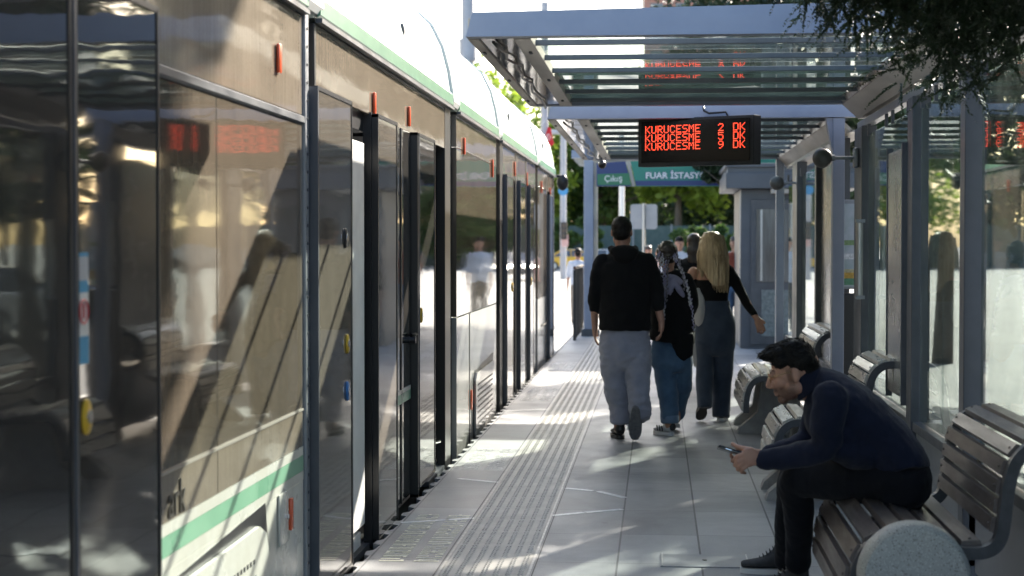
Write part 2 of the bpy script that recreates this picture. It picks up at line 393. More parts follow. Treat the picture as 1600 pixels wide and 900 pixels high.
GZ = -.30
g = MB(); g.add([(-600, -60, GZ), (600, -60, GZ), (600, 1200, GZ), (-600, 1200, GZ)], [(0, 1, 2, 3)])
struct(g.build('ground', 'asphalt'))
EDGE = -1.41
PL = MB(); PL.box(EDGE + .015, 2.9, -8, 29.6, GZ + .004, 0)
pl = struct(PL.build('platform', 'paving'))
# comb-toothed rubber edge of the platform
e = MB(); y = -6.0; rnd = random.Random(3)
pts = []
while y < 29.5:
    pts.append((EDGE + rnd.uniform(.0, .012), y)); pts.append((EDGE - .03 + rnd.uniform(-.006, .006), y + .03)); pts.append((EDGE - .03, y + .12)); pts.append((EDGE, y + .16)); y += .30
prof = [(EDGE + .016, -6)] + pts + [(EDGE + .016, 29.5)]
e.prism(prof, -.10, -.003, 'z')
struct(e.build('platform_edge', 'paving'))
# ramp down to the street at the far end
r = MB(); r.prism([(29.6, 0), (34, GZ + .01), (34, GZ + .004), (29.6, GZ + .004)], -1.2, 2.9, 'x'); struct(r.build('ramp', 'paving'))
# tactile strip: seven double rows of little bars
tp = MB(); tp.box(-1.0, -.6, -5, 28.4, .0005, .004)
ts = struct(tp.build('tactile_strip', 'tactile'))
tb = MB(); y = 3.0
while y < 28.3:
    k = 0
    for i in range(7):
        for d in (-.008, .008):
            x = -1.0 + .4 * (i + .5) / 7 + d
            if (int(y / .4) != int((y + .03) / .4)): continue
            tb.add([(x - .0055, y, .004), (x + .0055, y, .004), (x + .0055, y + .022, .004), (x - .0055, y + .022, .004),
                    (x - .004, y + .003, .0085), (x + .004, y + .003, .0085), (x + .004, y + .019, .0085), (x - .004, y + .019, .0085)],
                   [(4, 5, 6, 7), (0, 1, 5, 4), (1, 2, 6, 5), (2, 3, 7, 6), (3, 0, 4, 7)])
    y += .04
rb = tb.build('tactile_bars', 'tactile_rib'); struct(rb)
bd = MB(); bd.box(-1.014, -1.002, -5, 28.4, .0005, .0045); bd.box(-.598, -.586, -5, 28.4, .0005, .0045)
struct(bd.build('tactile_border', 'tactile_rib'))
dj = MB(); dj.box(-1.028, -1.022, -5, 28.4, .0005, .002); dj.box(-.578, -.572, -5, 28.4, .0005, .002)
struct(dj.build('paving_joint', 'rubber'))
# painted door lines and rows of worn lettering strokes on the edge tiles
def wline(mb, a, b, wd):
    a, b = Vector(a), Vector(b); t = (b - a).normalized(); n = Vector((-t.y, t.x)) * wd / 2
    z = .001
    mb.add([(*(a - n), z), (*(b - n), z), (*(b + n), z), (*(a + n), z), (*(a - n), .002), (*(b - n), .002), (*(b + n), .002), (*(a + n), .002)],
           [(0, 1, 2, 3), (4, 5, 6, 7), (0, 1, 5, 4), (1, 2, 6, 5), (2, 3, 7, 6), (3, 0, 4, 7)])
def F(px, py):                                    # floor point under a pixel of the photograph
    y0 = CAMZ * FPX / max(py - 382, 1)
    for _ in range(6):
        p = P(px, py, y0)
        y0 *= CAMZ / (CAMZ - p.z)
    return P(px, py, y0).xy
wl = MB()
for a, b in (((626, 817), (742, 810)), ((716, 748), (779, 754)), ((862, 806), (912, 801)), ((884, 763), (926, 767)), ((935, 768), (976, 778)), ((915, 801), (972, 796))):
    wline(wl, F(*a), F(*b), .045)
for dy in (6.2, 12.3):
    for a, b in (((626, 817), (742, 810)), ((716, 748), (779, 754))):
        pa, pb = F(*a), F(*b); wline(wl, pa + Vector((0, dy)), pb + Vector((0, dy)), .05)
struct(wl.build('painted_lines', 'road_white'))
def strokes(y0, y1, seed, mname):
    rn = random.Random(seed)
    for x0, x1 in ((-1.335, -1.215), (-1.165, -1.045)):
        mb = MB(); y = y0
        while y < y1:
            h = rn.choice((.012, .016, .022)); k = rn.random()
            if k < .55: segs = [(0, 1)]
            elif k < .8: segs = [(0, rn.uniform(.35, .6)), (rn.uniform(.65, .75), 1)]
            else: segs = [(rn.uniform(0, .3), rn.uniform(.6, 1))]
            for a, b in segs:
                xa = x0 + (x1 - x0) * a; xb = x0 + (x1 - x0) * b
                mb.box(xa, xb, y, y + h, .001, .0018)
            if rn.random() < .5:
                xa = x0 + (x1 - x0) * rn.choice((0, .45, .85)); mb.box(xa, xa + .016, y, y + h + .018, .001, .002)
            y += h + rn.choice((.012, .02, .03))
        struct(mb.build('painted_lettering', mname))
strokes(7.95, 9.35, 5, 'text_yellow'); strokes(11.25, 12.45, 6, 'road_white'); strokes(16.3, 17.8, 8, 'road_white'); strokes(20.2, 21.6, 9, 'road_white')
# steel access plate set in the paving
a = F(1032, 886); b = F(1168, 869)
tl = thing('access_plate', (a.x + .2, a.y + .06, 0), 'narrow steel access plate set flush in the grey paving slabs', 'floor plate')
m = MB(); m.box(a.x, b.x, a.y, b.y, .001, .005); m.build('plate', 'steel_mid', tl)
for xa in (a.x + .005, b.x - .012):
    m = MB(); m.box(xa, xa + .007, a.y, b.y, .0052, .009); m.build('edge_strip', 'alu', tl)
m = MB(); m.cyl(((a.x + b.x) / 2, (a.y + b.y) / 2 + .01, .0052), .012, .002, 'z', 14); m.build('lifting_hole', 'black', tl)
# rails and slab of the track past the tram's nose
m = MB(); m.box(-4.4, -1.5, 24, 90, GZ + .004, GZ + .016); struct(m.build('track_slab', mat('track slab concrete', (.36, .35, .33), .8, 0, (.30, .29, .28), 2)))
m = MB()
for x in (-2.1, -3.53): m.box(x - .03, x + .03, -5, 90, GZ + .017, GZ + .03)
struct(m.build('tram_rails', 'alu'))
# ------------------------------------------------------------------ the tram
S = -1.48                                          # outer skin plane (platform side)
tram = thing('tram', (-2.8, 10, GZ), 'long articulated tram with dusty brown side panels, white-green roof and open doors', 'tram')
def Tp(name, mb, m, smooth=False, label=None): return mb.build(name, m, tram, smooth, label)
def fairing_profile(z0=2.5):
    return [(S - .005, z0), (S + .012, z0 + .03), (S + .008, z0 + .10), (S - .015, z0 + .25), (S - .06, z0 + .42), (S - .14, z0 + .58), (S - .28, z0 + .70), (S - .5, z0 + .76), (-2.8, z0 + .78), (-4.0, z0 + .7), (-4.1, z0)]
def body(y0, y1):
    """roof, far side, floor pan of one module"""
    r = MB(); pr = fairing_profile(); r.prism(pr, y0, y1, 'y')
    ro = Tp('roof_fairing', r, 'fairing', 'sharp')
    g_ = MB(); g_.prism([(S + .0125, 2.5), (S + .028, 2.512), (S + .026, 2.585), (S + .012, 2.6)], y0, y1, 'y')
    g_.build('green_trim', 'fairing_green', ro)
    yy = y0 + 1.1
    while yy < y1 - .6:
        q = MB(); q.prism([(x + (.003 if x > -3 else 0), z + .003) for x, z in pr[1:-1]], yy, yy + .012, 'y'); q.build('roof_seam', 'steel_mid', ro); yy += 1.55
    l = MB(); l.box(S + .004, S + .034, y0, y1, 2.478, 2.497); l.build('rain_strip', 'steel_dark', ro)
    s_ = MB(); s_.box(-4.12, -4.06, y0, y1, GZ + .12, 2.5); s_.box(-4.06, S - .32, y0, y1, -.06, .02); s_.box(-4.06, S - .05, y0, y1, 2.32, 2.36)
    Tp('interior', s_, 'interior')
    u = MB(); u.box(-4.0, S - .07, y0, y1, GZ + .10, -.065); Tp('underframe', u, 'rubber')
def fair_seam(y, wd=.12):
    m = MB(); pr = [(x + (.02 if x > -3 else 0), z + .012) for x, z in fairing_profile()]; m.prism(pr, y, y + wd, 'y')
    Tp('roof_end_cap', m, 'white_paint')
def upper(y0, y1, z0=2.06):
    m = MB(); m.box(S - .04, S, y0, y1, z0, 2.476, .003); Tp('upper_panel', m, 'panel_brown')
def marker(y, z, h=.115):
    m = MB(); m.box(S + .002, S + .016, y - .022, y + .022, z - h / 2, z + h / 2, .006); Tp('marker_reflector', m, 'orange', 'sharp')
def bellows(y0, y1, trim=True):
    m = MB(); n = 7
    prof = []
    for i in range(n * 2 + 1):
        prof.append((S - (.03 if i % 2 else .075), y0 + (y1 - y0) * i / (n * 2)))
    prof = [(S - .35, y0)] + prof + [(S - .35, y1)]
    m.prism(prof, -.2, 2.46, 'z'); Tp('gangway_bellows', m, 'rubber')
def edge_trim(y0, y1):
    m = MB(); m.box(S - .03, S + .012, y0, y1, -.1, 2.62, .004); o = Tp('end_trim', m, 'steel_mid')
    b = MB(); z = -.05
    while z < 2.5:
        b.cyl((S + .012, (y0 + y1) / 2, z), .007, .004, 'x', 8); z += .075
    b.build('rivets', 'steel_dark', o)
    return o
def leaf(y0, y1, x=-1.44, z0=.0, z1=2.19, top='leaf_brown', m='glass_door', btn=None, btn_side=1, near_trim=True, split=None):
    """one sliding plug door leaf: glossy glass in a dark rubber frame"""
    g_ = MB(); g_.box(x - .035, x, y0 + .012, y1 - .012, z0 + .012, z1 - .012, .004)
    o = Tp('door_leaf', g_, m)
    f = MB()
    f.box(x - .045, x + .004, y0, y0 + .014, z0, z1); f.box(x - .045, x + .004, y1 - .014, y1, z0, z1)
    f.box(x - .045, x + .004, y0, y1, z1 - .014, z1 + .004); f.box(x - .045, x + .004, y0, y1, z0 - .004, z0 + .014)
    f.build('leaf_frame', 'black', o)
    if near_trim:
        t = MB(); t.box(x - .05, x + .006, y0 - .014, y0 - .001, z0, z1); t.build('edge_rail', 'steel_dark', o)
    for (yy, zz, mm, r_) in (btn or []):
        b = MB(); b.tube([(x + .001, yy, zz), (x + .006, yy, zz), (x + .010, yy, zz)], [(.046, .030), (.046, .030), (.040, .025)], 20, side=(0, 0, 1))
        bo = b.build('door_button', mm, o, 'sharp')
        c = MB(); c.cyl((x + .0105, yy, zz), .018, .004, 'x', 16); c.build('button_face', 'chrome', bo, 'sharp')
    return o
def pillar(y0, y1, z0=-.05, z1=2.476, x=S, m='black'):
    b = MB(); b.box(x - .06, x + .003, y0, y1, z0, z1, .004); Tp('door_pillar', b, m)
def sill(y0, y1):
    m = MB(); m.box(S - .30, S - .002, y0, y1, -.055, -.02); o = Tp('door_sill', m, 'steel_dark')
    t = MB(); t.box(S - .08, S - .05, y0, y1, -.0195, -.008); t.box(S - .14, S - .125, y0, y1, -.0195, -.012); t.build('sill_rail', 'alu', o)
def skirt_panel(y0, y1, z1=.78):
    m = MB(); m.box(S - .04, S, y0, y1, -.12, z1, .003); return Tp('lower_panel', m, 'panel_low')
def hatch(y0, y1, z0, z1, m, rows, cols, slant=.0, rec=True):
    """perforated ventilation hatch below a dark slot"""
    s_ = MB(); s_.prism([(y0 - .12, z1 - .05), (y0, z1), (y1, z1 + .055), (y1 + .02 + slant, z0 - .02), (y0 - .12, z0 - .02)], S + .0015, S + .004, 'x')
    o = Tp('vent_hatch', s_, 'black')
    p_ = MB(); p_.prism([(y0 - .10, z0), (y0 - .10, z1 - .075), (y0, z1 - .02), (y1 - .16, z1 - .008), (y1 - .05, z1 - .05), (y1 + slant - .01, z0)], S + .006, S + .022, 'x')
    p_.build('hatch_panel', m, o)
    h = MB(); n = 0
    for i in range(rows):
        for j in range(cols):
            yy = y0 + .02 + (y1 - y0 - .24) * (j + .5 * (i % 2)) / cols; zz = z1 - .13 - (z1 - z0 - .16) * i / max(rows - 1, 1)
            h.box(S + .0222, S + .0235, yy, yy + .022, zz, zz + .017)
    h.build('hatch_holes', 'black', o)
    return o
def coloured_stripes(y0, y1):
    for z0, z1, m in ((.640, .676, 'tram_white'), (.575, .6385, 'tram_green'), (.535, .5735, 'tram_white')):
        b = MB(); b.box(S - .04, S + .001, y0, y1, z0, z1); Tp('livery_stripe', b, m)

# --- module nearest the camera
body(-6, 6.93); upper(-6, 6.92)
trimb = MB(); trimb.prism([(S, 2.02), (S + .012, 2.028), (S + .012, 2.052), (S, 2.058)], 4.80, 6.92, 'y'); Tp('window_rail', trimb, 'steel_dark')
for y0, y1 in ((4.80, 5.548), (5.554, 6.92)):
    m = MB(); m.box(S - .04, S, y0, y1, .838, 2.018, .003); Tp('window', m, 'glass_win')
m = MB(); m.box(S - .05, S - .012, 5.54, 5.56, -.1, 2.05); Tp('panel_joint', m, 'rubber')
for y0, y1 in ((4.80, 5.548), (5.554, 6.92)):
    m = MB(); m.box(S - .04, S, y0, y1, .678, .826, .002); Tp('belt_panel', m, 'panel_brown')
m = MB(); m.box(S - .03, S + .004, 4.80, 6.92, .827, .836); Tp('window_sill_line', m, 'gutter')
coloured_stripes(4.80, 6.92)
m = MB(); m.box(S - .04, S, 4.80, 6.92, -.12, .534, .003); Tp('lower_panel', m, 'tram_white')
hatch(4.95, 6.22, .02, .49, 'tram_white', 6, 22, slant=.14)
# small service door and reflector beside the hatch
m = MB(); m.box(S + .001, S + .010, 6.44, 6.60, .335, .54, .006); sd = Tp('service_door', m, 'tram_white', 'sharp')
m = MB(); m.cyl((S + .0105, 6.575, .435), .011, .006, 'x', 14); m.build('lock', 'chrome', sd, 'sharp')
m = MB(); m.box(S + .002, S + .016, 6.625, 6.665, .37, .50, .005); Tp('marker_reflector', m, 'orange', 'sharp')
marker(6.46, 2.245)
# the three visible letters of the word on the belt panel
lm = Matrix.Translation((S + .003, 5.215, .688)) @ Euler((PI / 2, 0, PI / 2)).to_matrix().to_4x4()
lm = Matrix.Translation((S + .003, 4.965, .688)) @ Euler((PI / 2, 0, PI / 2)).to_matrix().to_4x4()
text_mesh('lettering', 'ark', .155, lm, mat('dark cut letters', (.05, .042, .035), .4), tram, .002, sx=.92)
# closed door left of the window, with stickers and an opening button
o = leaf(4.06, 4.76, z1=2.20, btn=[(4.125, 1.085, 'yellow', 1)])
st = MB(); st.box(-1.4385, -1.437, 4.06, 4.145, 1.22, 1.50); s1 = st.build('notice_sticker', mat('blue sticker', (.04, .30, .52), .4), o)
st = MB(); st.box(-1.4368, -1.4360, 4.062, 4.143, 1.29, 1.40); st.build('white_field', 'white_paint', s1)
st = MB(); st.box(-1.4368, -1.4360, 4.062, 4.143, 1.43, 1.49); st.build('grey_field', mat('sticker grey', (.45, .47, .5), .4), s1)
st = MB(); c0 = Vector((-1.4355, 4.105, 1.352))
st.tube([c0 + Vector((0, .030 * math.cos(a * PI / 12), .030 * math.sin(a * PI / 12))) for a in range(25)], .0032, 6, cap=False)
st.box(-1.4358, -1.4350, 4.097, 4.113, 1.335, 1.372)
st.build('prohibition_ring', mat('sign red', (.5, .02, .03), .4), s1)
o = leaf(3.30, 4.03, z1=2.20)
for y0, y1 in ((1.9, 3.25), (.4, 1.85), (-1.5, .35), (-3.5, -1.55)):
    m = MB(); m.box(S - .04, S, y0, y1, .838, 2.05, .003); Tp('window', m, 'glass_win')
m = MB(); m.box(S - .04, S, -6, 3.28, -.12, .83, .003); Tp('lower_panel', m, 'tram_white')
pillar(4.762, 4.80)
edge_trim(6.932, 7.0)
# dark rubber gangway and grey-white end cap
bellows(7.0, 7.16); fair_seam(6.93, .30)
# --- second module: three door leaves, two openings
body(7.18, 11.92); upper(7.18, 11.92, 2.19)
leaf(7.04, 7.84, btn=[(7.70, 1.06, 'yellow', 1), (7.70, .84, 'blue_btn', 1), (7.66, 1.55, 'black', 1)], m='leaf_brown')
sill(7.2, 8.75)
pillar(7.162, 7.20)
m = MB(); m.box(S - .12, S - .03, 7.82, 8.62, 2.10, 2.19); Tp('door_header', m, 'black')
m = MB(); m.box(-1.50, -1.472, 7.90, 8.36, .11, 2.03, .006); Tp('white_draught_screen', m, 'white_paint')
m = MB(); m.box(-1.56, -1.49, 8.0, 8.34, .0, .075, .004); Tp('screen_foot', m, 'white_paint')
m = MB(); m.tube([(-1.60, 8.8, .07), (-1.52, 8.62, .07), (-1.50, 8.6, .09)], .009, 8); m.tube([(-1.53, 8.68, 0), (-1.53, 8.68, .14)], .006, 8); Tp('door_linkage', m, 'chrome', 'sharp')
m = MB(); m.cyl((-1.60, 8.84, .045), .018, .04, 'z', 12); Tp('hinge_pin', m, 'chrome', 'sharp')
for x_, y_ in ((-1.95, 8.3), (-2.3, 9.4), (-2.9, 10.6)):
    m = MB(); m.tube([(x_, y_, 0.02), (x_, y_, 2.3)], .018, 10); Tp('grab_pole', m, 'yellow', 'sharp')
leaf(8.57, 9.22, m='leaf_brown', z0=-.02, near_trim=False)
m = MB(); m.box(-1.512, -1.468, 8.55, 8.568, -.05, 2.2); Tp('door_pillar', m, 'black')
m = MB(); m.box(S - .04, S, 9.2, 9.97, .02, 2.19, .003); o = Tp('fixed_pane', m, 'glass_door')
m = MB(); m.box(S + .002, S + .006, 9.22, 9.96, .60, .655); m.build('green_band', 'tram_green', o)
m = MB(); m.box(S + .002, S + .006, 9.22, 9.96, .657, .68); m.build('white_band', 'tram_white', o)
m = MB(); m.box(S - .04, S + .006, 9.60, 9.63, .02, 2.19); m.build('mullion', 'black', o)
m = MB(); m.tube([(S + .012, 9.93, .98), (S + .03, 9.96, .98), (S + .03, 10.05, .98), (S + .012, 10.06, .98)], .012, 8); m.cyl((S + .0, 9.94, .95), .022, .04, 'x', 12); Tp('door_handle', m, 'black', 'sharp')
leaf(10.08, 10.80, btn=[(10.15, 1.09, 'yellow', 1)], z0=.05)
leaf(10.0, 10.04, near_trim=False)
sill(10.8, 11.75)
m = MB(); m.tube([(-1.58, 11.3, .16), (-1.50, 11.5, .16)], .01, 8); m.box(-1.62, -1.58, 11.2, 11.3, .0, .1); Tp('door_linkage', m, 'chrome', 'sharp')
pillar(11.62, 11.92, m='black')
marker(8.67, 2.255); marker(9.9, 2.28, .12)
bellows(11.93, 12.27); fair_seam(11.90, .38)
# --- third module without doors
body(12.3, 15.36); upper(12.3, 15.36, 2.24)
m = MB(); m.box(S - .04, S, 12.31, 15.35, .985, 2.235, .003); Tp('window', m, 'glass_win')
skirt_panel(12.31, 15.35, .98)
hatch(13.55, 15.05, -.02, .50, 'panel_low', 9, 22)
m = MB(); m.box(S - .05, S + .004, 13.16, 13.175, -.1, .98); Tp('panel_joint', m, 'rubber')
m = MB(); m.box(S + .002, S + .016, 13.2, 13.24, .21, .37, .005); Tp('marker_reflector', m, 'orange', 'sharp')
marker(12.75, 2.27, .13); marker(14.95, 2.20, .16)
bellows(15.37, 15.65); fair_seam(15.34, .34)
# --- fourth module with doors
body(15.68, 20.3); upper(15.68, 20.3, 2.18)
pillar(15.70, 16.0)
leaf(16.02, 16.75, m='leaf_brown', btn=[(16.6, 1.1, 'yellow', 1)])
leaf(17.6, 18.3, m='glass_door'); sill(16.7, 17.7)
pillar(17.42, 17.6)
m = MB(); m.box(S - .04, S, 18.3, 18.75, 0, 2.17, .003); Tp('fixed_pane', m, 'glass_door')
pillar(18.75, 18.95)
leaf(18.95, 19.5, m='glass_door', btn=[(19.1, 1.1, 'yellow', 1)]); sill(19.4, 20.2)
m = MB(); m.box(S - .04, S, 19.95, 20.3, 0, 2.17, .003); Tp('fixed_pane', m, 'glass_door')
marker(17.3, 2.30, .15); marker(18.9, 2.26, .15)
bellows(20.31, 20.66); fair_seam(20.28, .40)
# --- fifth module and rounded nose
body(20.7, 24.0); upper(20.7, 24.0, 2.24)
m = MB(); m.box(S - .04, S, 20.72, 22.3, .85, 2.23, .003); Tp('window', m, 'glass_win')
skirt_panel(20.72, 22.3, .845)
m = MB(); m.box(S + .002, S + .008, 21.4, 22.2, .47, .50); Tp('panel_slot', m, 'black')
pillar(22.3, 22.42)
leaf(22.42, 23.1, m='glass_door', near_trim=True)
m = MB(); m.box(S - .04, S, 23.1, 24.0, -.1, 2.23, .003); Tp('cab_side', m, 'panel_brown')
pillar(23.08, 23.18)
marker(21.3, 2.25, .15); marker(23.0, 2.2, .2)
def nose():
    m = MB(); rings = []; pr0 = [(S, -.15), (S, 1.2), (S, 2.5)] + fairing_profile()[1:9] + [(-2.8, -.15)]
    n = len(pr0); steps = 8
    for i in range(steps + 1):
        t = i / steps; a = t * PI / 2; yy = 24.0 + 1.5 * math.sin(a); k = .35 + .65 * math.cos(a)
        for x, z in pr0: m.v.append(Vector((-2.8 + (x + 2.8) * k, yy - .5 * max(0, z - 1.2) * t, z)))
    for i in range(steps):
        for j in range(n - 1): m.f.append((i * n + j, i * n + j + 1, (i + 1) * n + j + 1, (i + 1) * n + j))
    Tp('cab_nose', m, 'fairing', 'all')
nose()
m = MB(); m.ell((S + .10, 24.35, 2.42), (.085, .07, .12)); m.tube([(S - .05, 24.3, 2.50), (S + .09, 24.35, 2.52)], .02, 8); Tp('wing_mirror', m, 'black', 'all')
for y_, z_ in ((9.85, 2.78), (16.9, 2.80), (21.9, 2.8), (22.8, 2.65)):
    m = MB(); m.ell((S - .0225, y_, z_), (.014, .03, .05)); Tp('roof_vent', m, 'steel_dark', 'all')
# ------------------------------------------------------------------ canopies, glass walls, benches, signs
def canopy(y0, y1, xl, xr, zc, label, npurl, group, front_h=.115, rise=.035, clear=()):
    t = thing('platform_canopy', ((xl + xr) / 2, (y0 + y1) / 2, 0), label, 'canopy', group)
    m = MB()                                          # tapered front beam with a slanting end
    m.v = []; m.add([(xl, y0, zc), (xr, y0, zc + .0), (xr, y0 + .09, zc), (xl, y0 + .09, zc),
                     (xl + .03, y0 + .01, zc + front_h), (xr, y0 + .01, zc + front_h + rise), (xr, y0 + .09, zc + front_h + rise), (xl + .03, y0 + .09, zc + front_h)],
                    [(3, 2, 1, 0), (4, 5, 6, 7), (0, 1, 5, 4), (1, 2, 6, 5), (2, 3, 7, 6), (3, 0, 4, 7)])
    m.build('front_beam', 'steel_blue', t)
    m = MB(); m.box(xl, xr, y1 - .09, y1, zc - .0, zc + .10, .004); m.build('rear_beam', 'steel_blue', t)
    # boxed left edge: outer strip, wide polished soffit, inner channel
    m = MB(); m.box(xl, xl + .05, y0 + .092, y1 - .092, zc - .004, zc + .10, .003); m.build('edge_beam', 'gutter', t)
    m = MB(); m.box(xl + .052, xl + .215, y0 + .092, y1 - .092, zc + .006, zc + .02); m.build('soffit', 'soffit', t)
    m = MB(); m.box(xl + .217, xl + .30, y0 + .092, y1 - .092, zc - .004, zc + .05, .003); m.box(xl + .222, xl + .226, y0 + .1, y1 - .1, zc - .0065, zc - .0045)
    m.build('inner_channel', 'gutter', t)
    for i in range(npurl):
        yy = y0 + (y1 - y0) * (i + .62) / (npurl + .1)
        m = MB(); m.box(xl + .26, xr - .02, yy, yy + .014, zc + .004, zc + .032, .003)
        m.build('purlin', 'purlin', t)
    cuts = sorted({y0 + .093, y1 - .093, *[v for c in clear for v in c]})
    for a, b_ in zip(cuts, cuts[1:]):
        cl = any(c[0] - 1e-6 <= a and b_ <= c[1] + 1e-6 for c in clear)
        m = MB(); m.box(xl + .30, xr - .01, a + .002, b_ - .002, zc + .044, zc + .052); m.build('glass_roof', 'roof_glass' if cl else 'milky_glass', t)
    # right-hand gutter board, sloping
    for yy in (y0 + .6, y0 + (y1 - y0) * .5, y1 - .6):
        m = MB()
        for xx in (xl + .025, xl + .26): m.cyl((xx, yy, zc - .012), .009, .008, 'z', 8); m.cyl((xx, yy + .05, zc - .012), .009, .008, 'z', 8)
        m.build('bolts', 'steel_dark', t)
    cbm = MB(); rc = random.Random(int(y0 * 10)); cbm.tube([(xl + .13 + rc.uniform(-.02, .02), y0 + .15 + (y1 - y0 - .3) * k / 16, zc - .004 - abs(rc.gauss(0, .012))) for k in range(17)], .008, 6); cbm.build('cable', 'black', t, 'all')
    for a, b_, mm, nm in (((xr - .14, zc + .0), (xr - .03, zc - .10), 'gutter', 'gutter_board'), ((xr - .165, zc + .05), (xr - .142, zc + .004), 'alu', 'gutter_lip')):
        m = MB(); m.prism([a, b_, (b_[0] + .02, b_[1] + .012), (a[0] + .02, a[1] + .02)], y0 + .1, y1 - .02, 'y'); m.build(nm, mm, t)
    m = MB(); m.box(xr - .03, xr + .12, y0 + .1, y1, zc - .10, zc - .085); m.build('eaves_plate', 'gutter', t)
    return t
M['soffit'] = dusty_glass('polished soffit', (.16, .15, .135), (.36, .34, .31), .35, wav=.004, rough=.08, spec=1.0)
M['soffit'].node_tree.nodes['Principled BSDF'].inputs['Metallic'].default_value = .7
M['purlin'] = mat('purlin paint', (.10, .11, .13), .3, .3, (.15, .16, .18), 5, rough2=.45)
c0 = canopy(1.2, 6.62, -.905, 1.42, 2.50, 'unseen canopy added over the near end of the platform to shade the tram side', 7, 'glass canopies along the platform')  # added out of view to keep the sun off the near tram side
c1 = canopy(7.9, 11.95, -.905, 1.42, 2.50, 'large glass and steel platform canopy nearest the camera, hung over the departure board', 6, 'glass canopies along the platform', clear=[(7.993, 9.9)])
c2 = canopy(12.3, 18.3, -.81, 1.42, 2.44, 'second glass and steel canopy, just behind the departure board', 8, 'glass canopies along the platform', front_h=.10, rise=.0, clear=[(15.4, 17.2)])
# drips of grime and a loose cable are left to the soffit material; posts
def column(x, y, zt, label, w=.10, d=.12, mtl='steel_blue', knee=0):
    t = thing('canopy_column', (x, y, 0), label, 'column', 'columns carrying the canopies')
    m = MB(); m.box(x - w / 2, x + w / 2, y - d / 2, y + d / 2, .012, zt, .006); m.build('shaft', mtl, t)
    m = MB(); m.box(x - w / 2 - .03, x + w / 2 + .03, y - d / 2 - .03, y + d / 2 + .03, 0, .012); m.build('base_plate', 'steel_dark', t)
    if knee:
        m = MB(); m.prism([(x - w / 2 - .001, zt - .25), (x - w / 2 - .001, zt), (x - w / 2 - knee, zt)], y - d / 2 + .01, y + d / 2 - .01, 'y'); m.build('knee_plate', mtl, t)
    return t
column(1.30, 12.37, 2.438, 'blue-grey steel column behind the post with the nearer round loudspeaker', .085, .12, knee=.05)
column(1.30, 18.2, 2.45, 'blue-grey steel column beside the white kiosk end of the second canopy', .085, .12)

def wall(y0, y1, x, label, mull, panels, ztop=2.33, rail=.55, group='glass shelter walls behind the benches'):
    t = thing('shelter_wall', (x, (y0 + y1) / 2, 0), label, 'shelter wall', group)
    for yy, wd, mm in mull:
        m = MB(); m.box(x - .05, x + .05, yy, yy + wd, .0, ztop, .005); m.build('post', mm, t)
    m = MB(); m.box(x - .03, x + .03, y0, y1, ztop, ztop + .05, .004); m.build('head_rail', 'steel_mid', t)
    m = MB(); m.box(x - .04, x + .04, y0, y1, rail - .05, rail, .004); m.build('bottom_rail', 'steel_dark', t)
    m = MB(); m.box(x - .02, x + .02, y0, y1, .06, rail - .052); m.build('base_panel', 'steel_mid', t)
    for a, b_, mm, dx, z0, z1 in panels:
        m = MB(); m.box(x + dx - .005, x + dx + .005, a, b_, z0, z1)
        m.build('glass_pane' if 'glass' in mm else 'solid_panel', mm, t)
    for a, b_, mm, dx, z0, z1 in panels:
        if 'glass' in mm:
            m = MB()
            for yy in (a + .12, b_ - .16): m.box(x - .03, x - .012, yy, yy + .035, z1 - .02, z1 + .06)
            m.build('clamp', 'steel_dark', t)
    return t
wall(7.75, 12.05, 1.43, 'glass shelter wall with a grey frosted panel, behind the seated man and the nearest benches',
     [(11.62, .42, 'steel_dark'), (9.33, .18, 'steel_dark'), (7.75, .12, 'steel_dark')],
     [(10.46, 11.6, 'wall_glass', 0, .56, 2.27), (9.54, 10.46, 'wall_glass', 0, .56, 2.27), (7.88, 8.6, 'wall_glass', 0, .56, 2.27), (8.6, 9.31, 'wall_glass', 0, .56, 2.27)])
w0 = wall(3.0, 7.6, 1.43, 'glass shelter wall at the right edge beside the bench of the seated man',
     [(5.6, .12, 'steel_dark'), (3.0, .12, 'steel_dark')],
     [(5.74, 7.58, 'wall_glass', 0, .56, 2.27), (3.14, 5.58, 'wall_glass', 0, .56, 2.27)])
wall(12.9, 18.2, 1.40, 'shelter wall of glossy grey panels under the second canopy',
     [(16.6, .55, 'steel_dark'), (14.6, .12, 'steel_dark'), (12.92, .1, 'steel_dark')],
     [(14.75, 16.6, 'wall_glass', .0, .56, 2.2), (13.04, 14.6, 'frosted', .0, .56, 2.2), (17.2, 18.2, 'wall_glass', 0, .56, 2.2)])
# tall grey frosted panel standing in front of the glass
t = thing('frosted_screen', (1.38, 9.95, 0), 'tall grey frosted screen fixed in front of the shelter glass above the third bench back', 'screen')
m = MB(); m.box(1.36, 1.39, 9.56, 10.15, .66, 2.06, .004); m.build('panel', 'frosted', t)
m = MB(); m.box(1.355, 1.392, 9.535, 9.558, .62, 2.09); m.box(1.355, 1.392, 10.152, 10.17, .62, 2.09); m.build('frame', 'steel_dark', t)
# vertical tubular handle/light on the near post
t = thing('tubular_handle', (1.36, 11.45, 1.16), 'bright vertical metal tube mounted on the shelter glass below the nearer loudspeaker', 'handle')
m = MB(); m.tube([(1.345, 11.42, 1.18), (1.345, 11.42, 1.665)], .024, 14); m.build('tube', 'alu', t, 'sharp')
for za, zb in ((1.155, 1.178), (1.667, 1.69)):
    m = MB(); m.box(1.32, 1.38, 11.395, 11.445, za, zb); m.build('bracket', 'steel_mid', t)
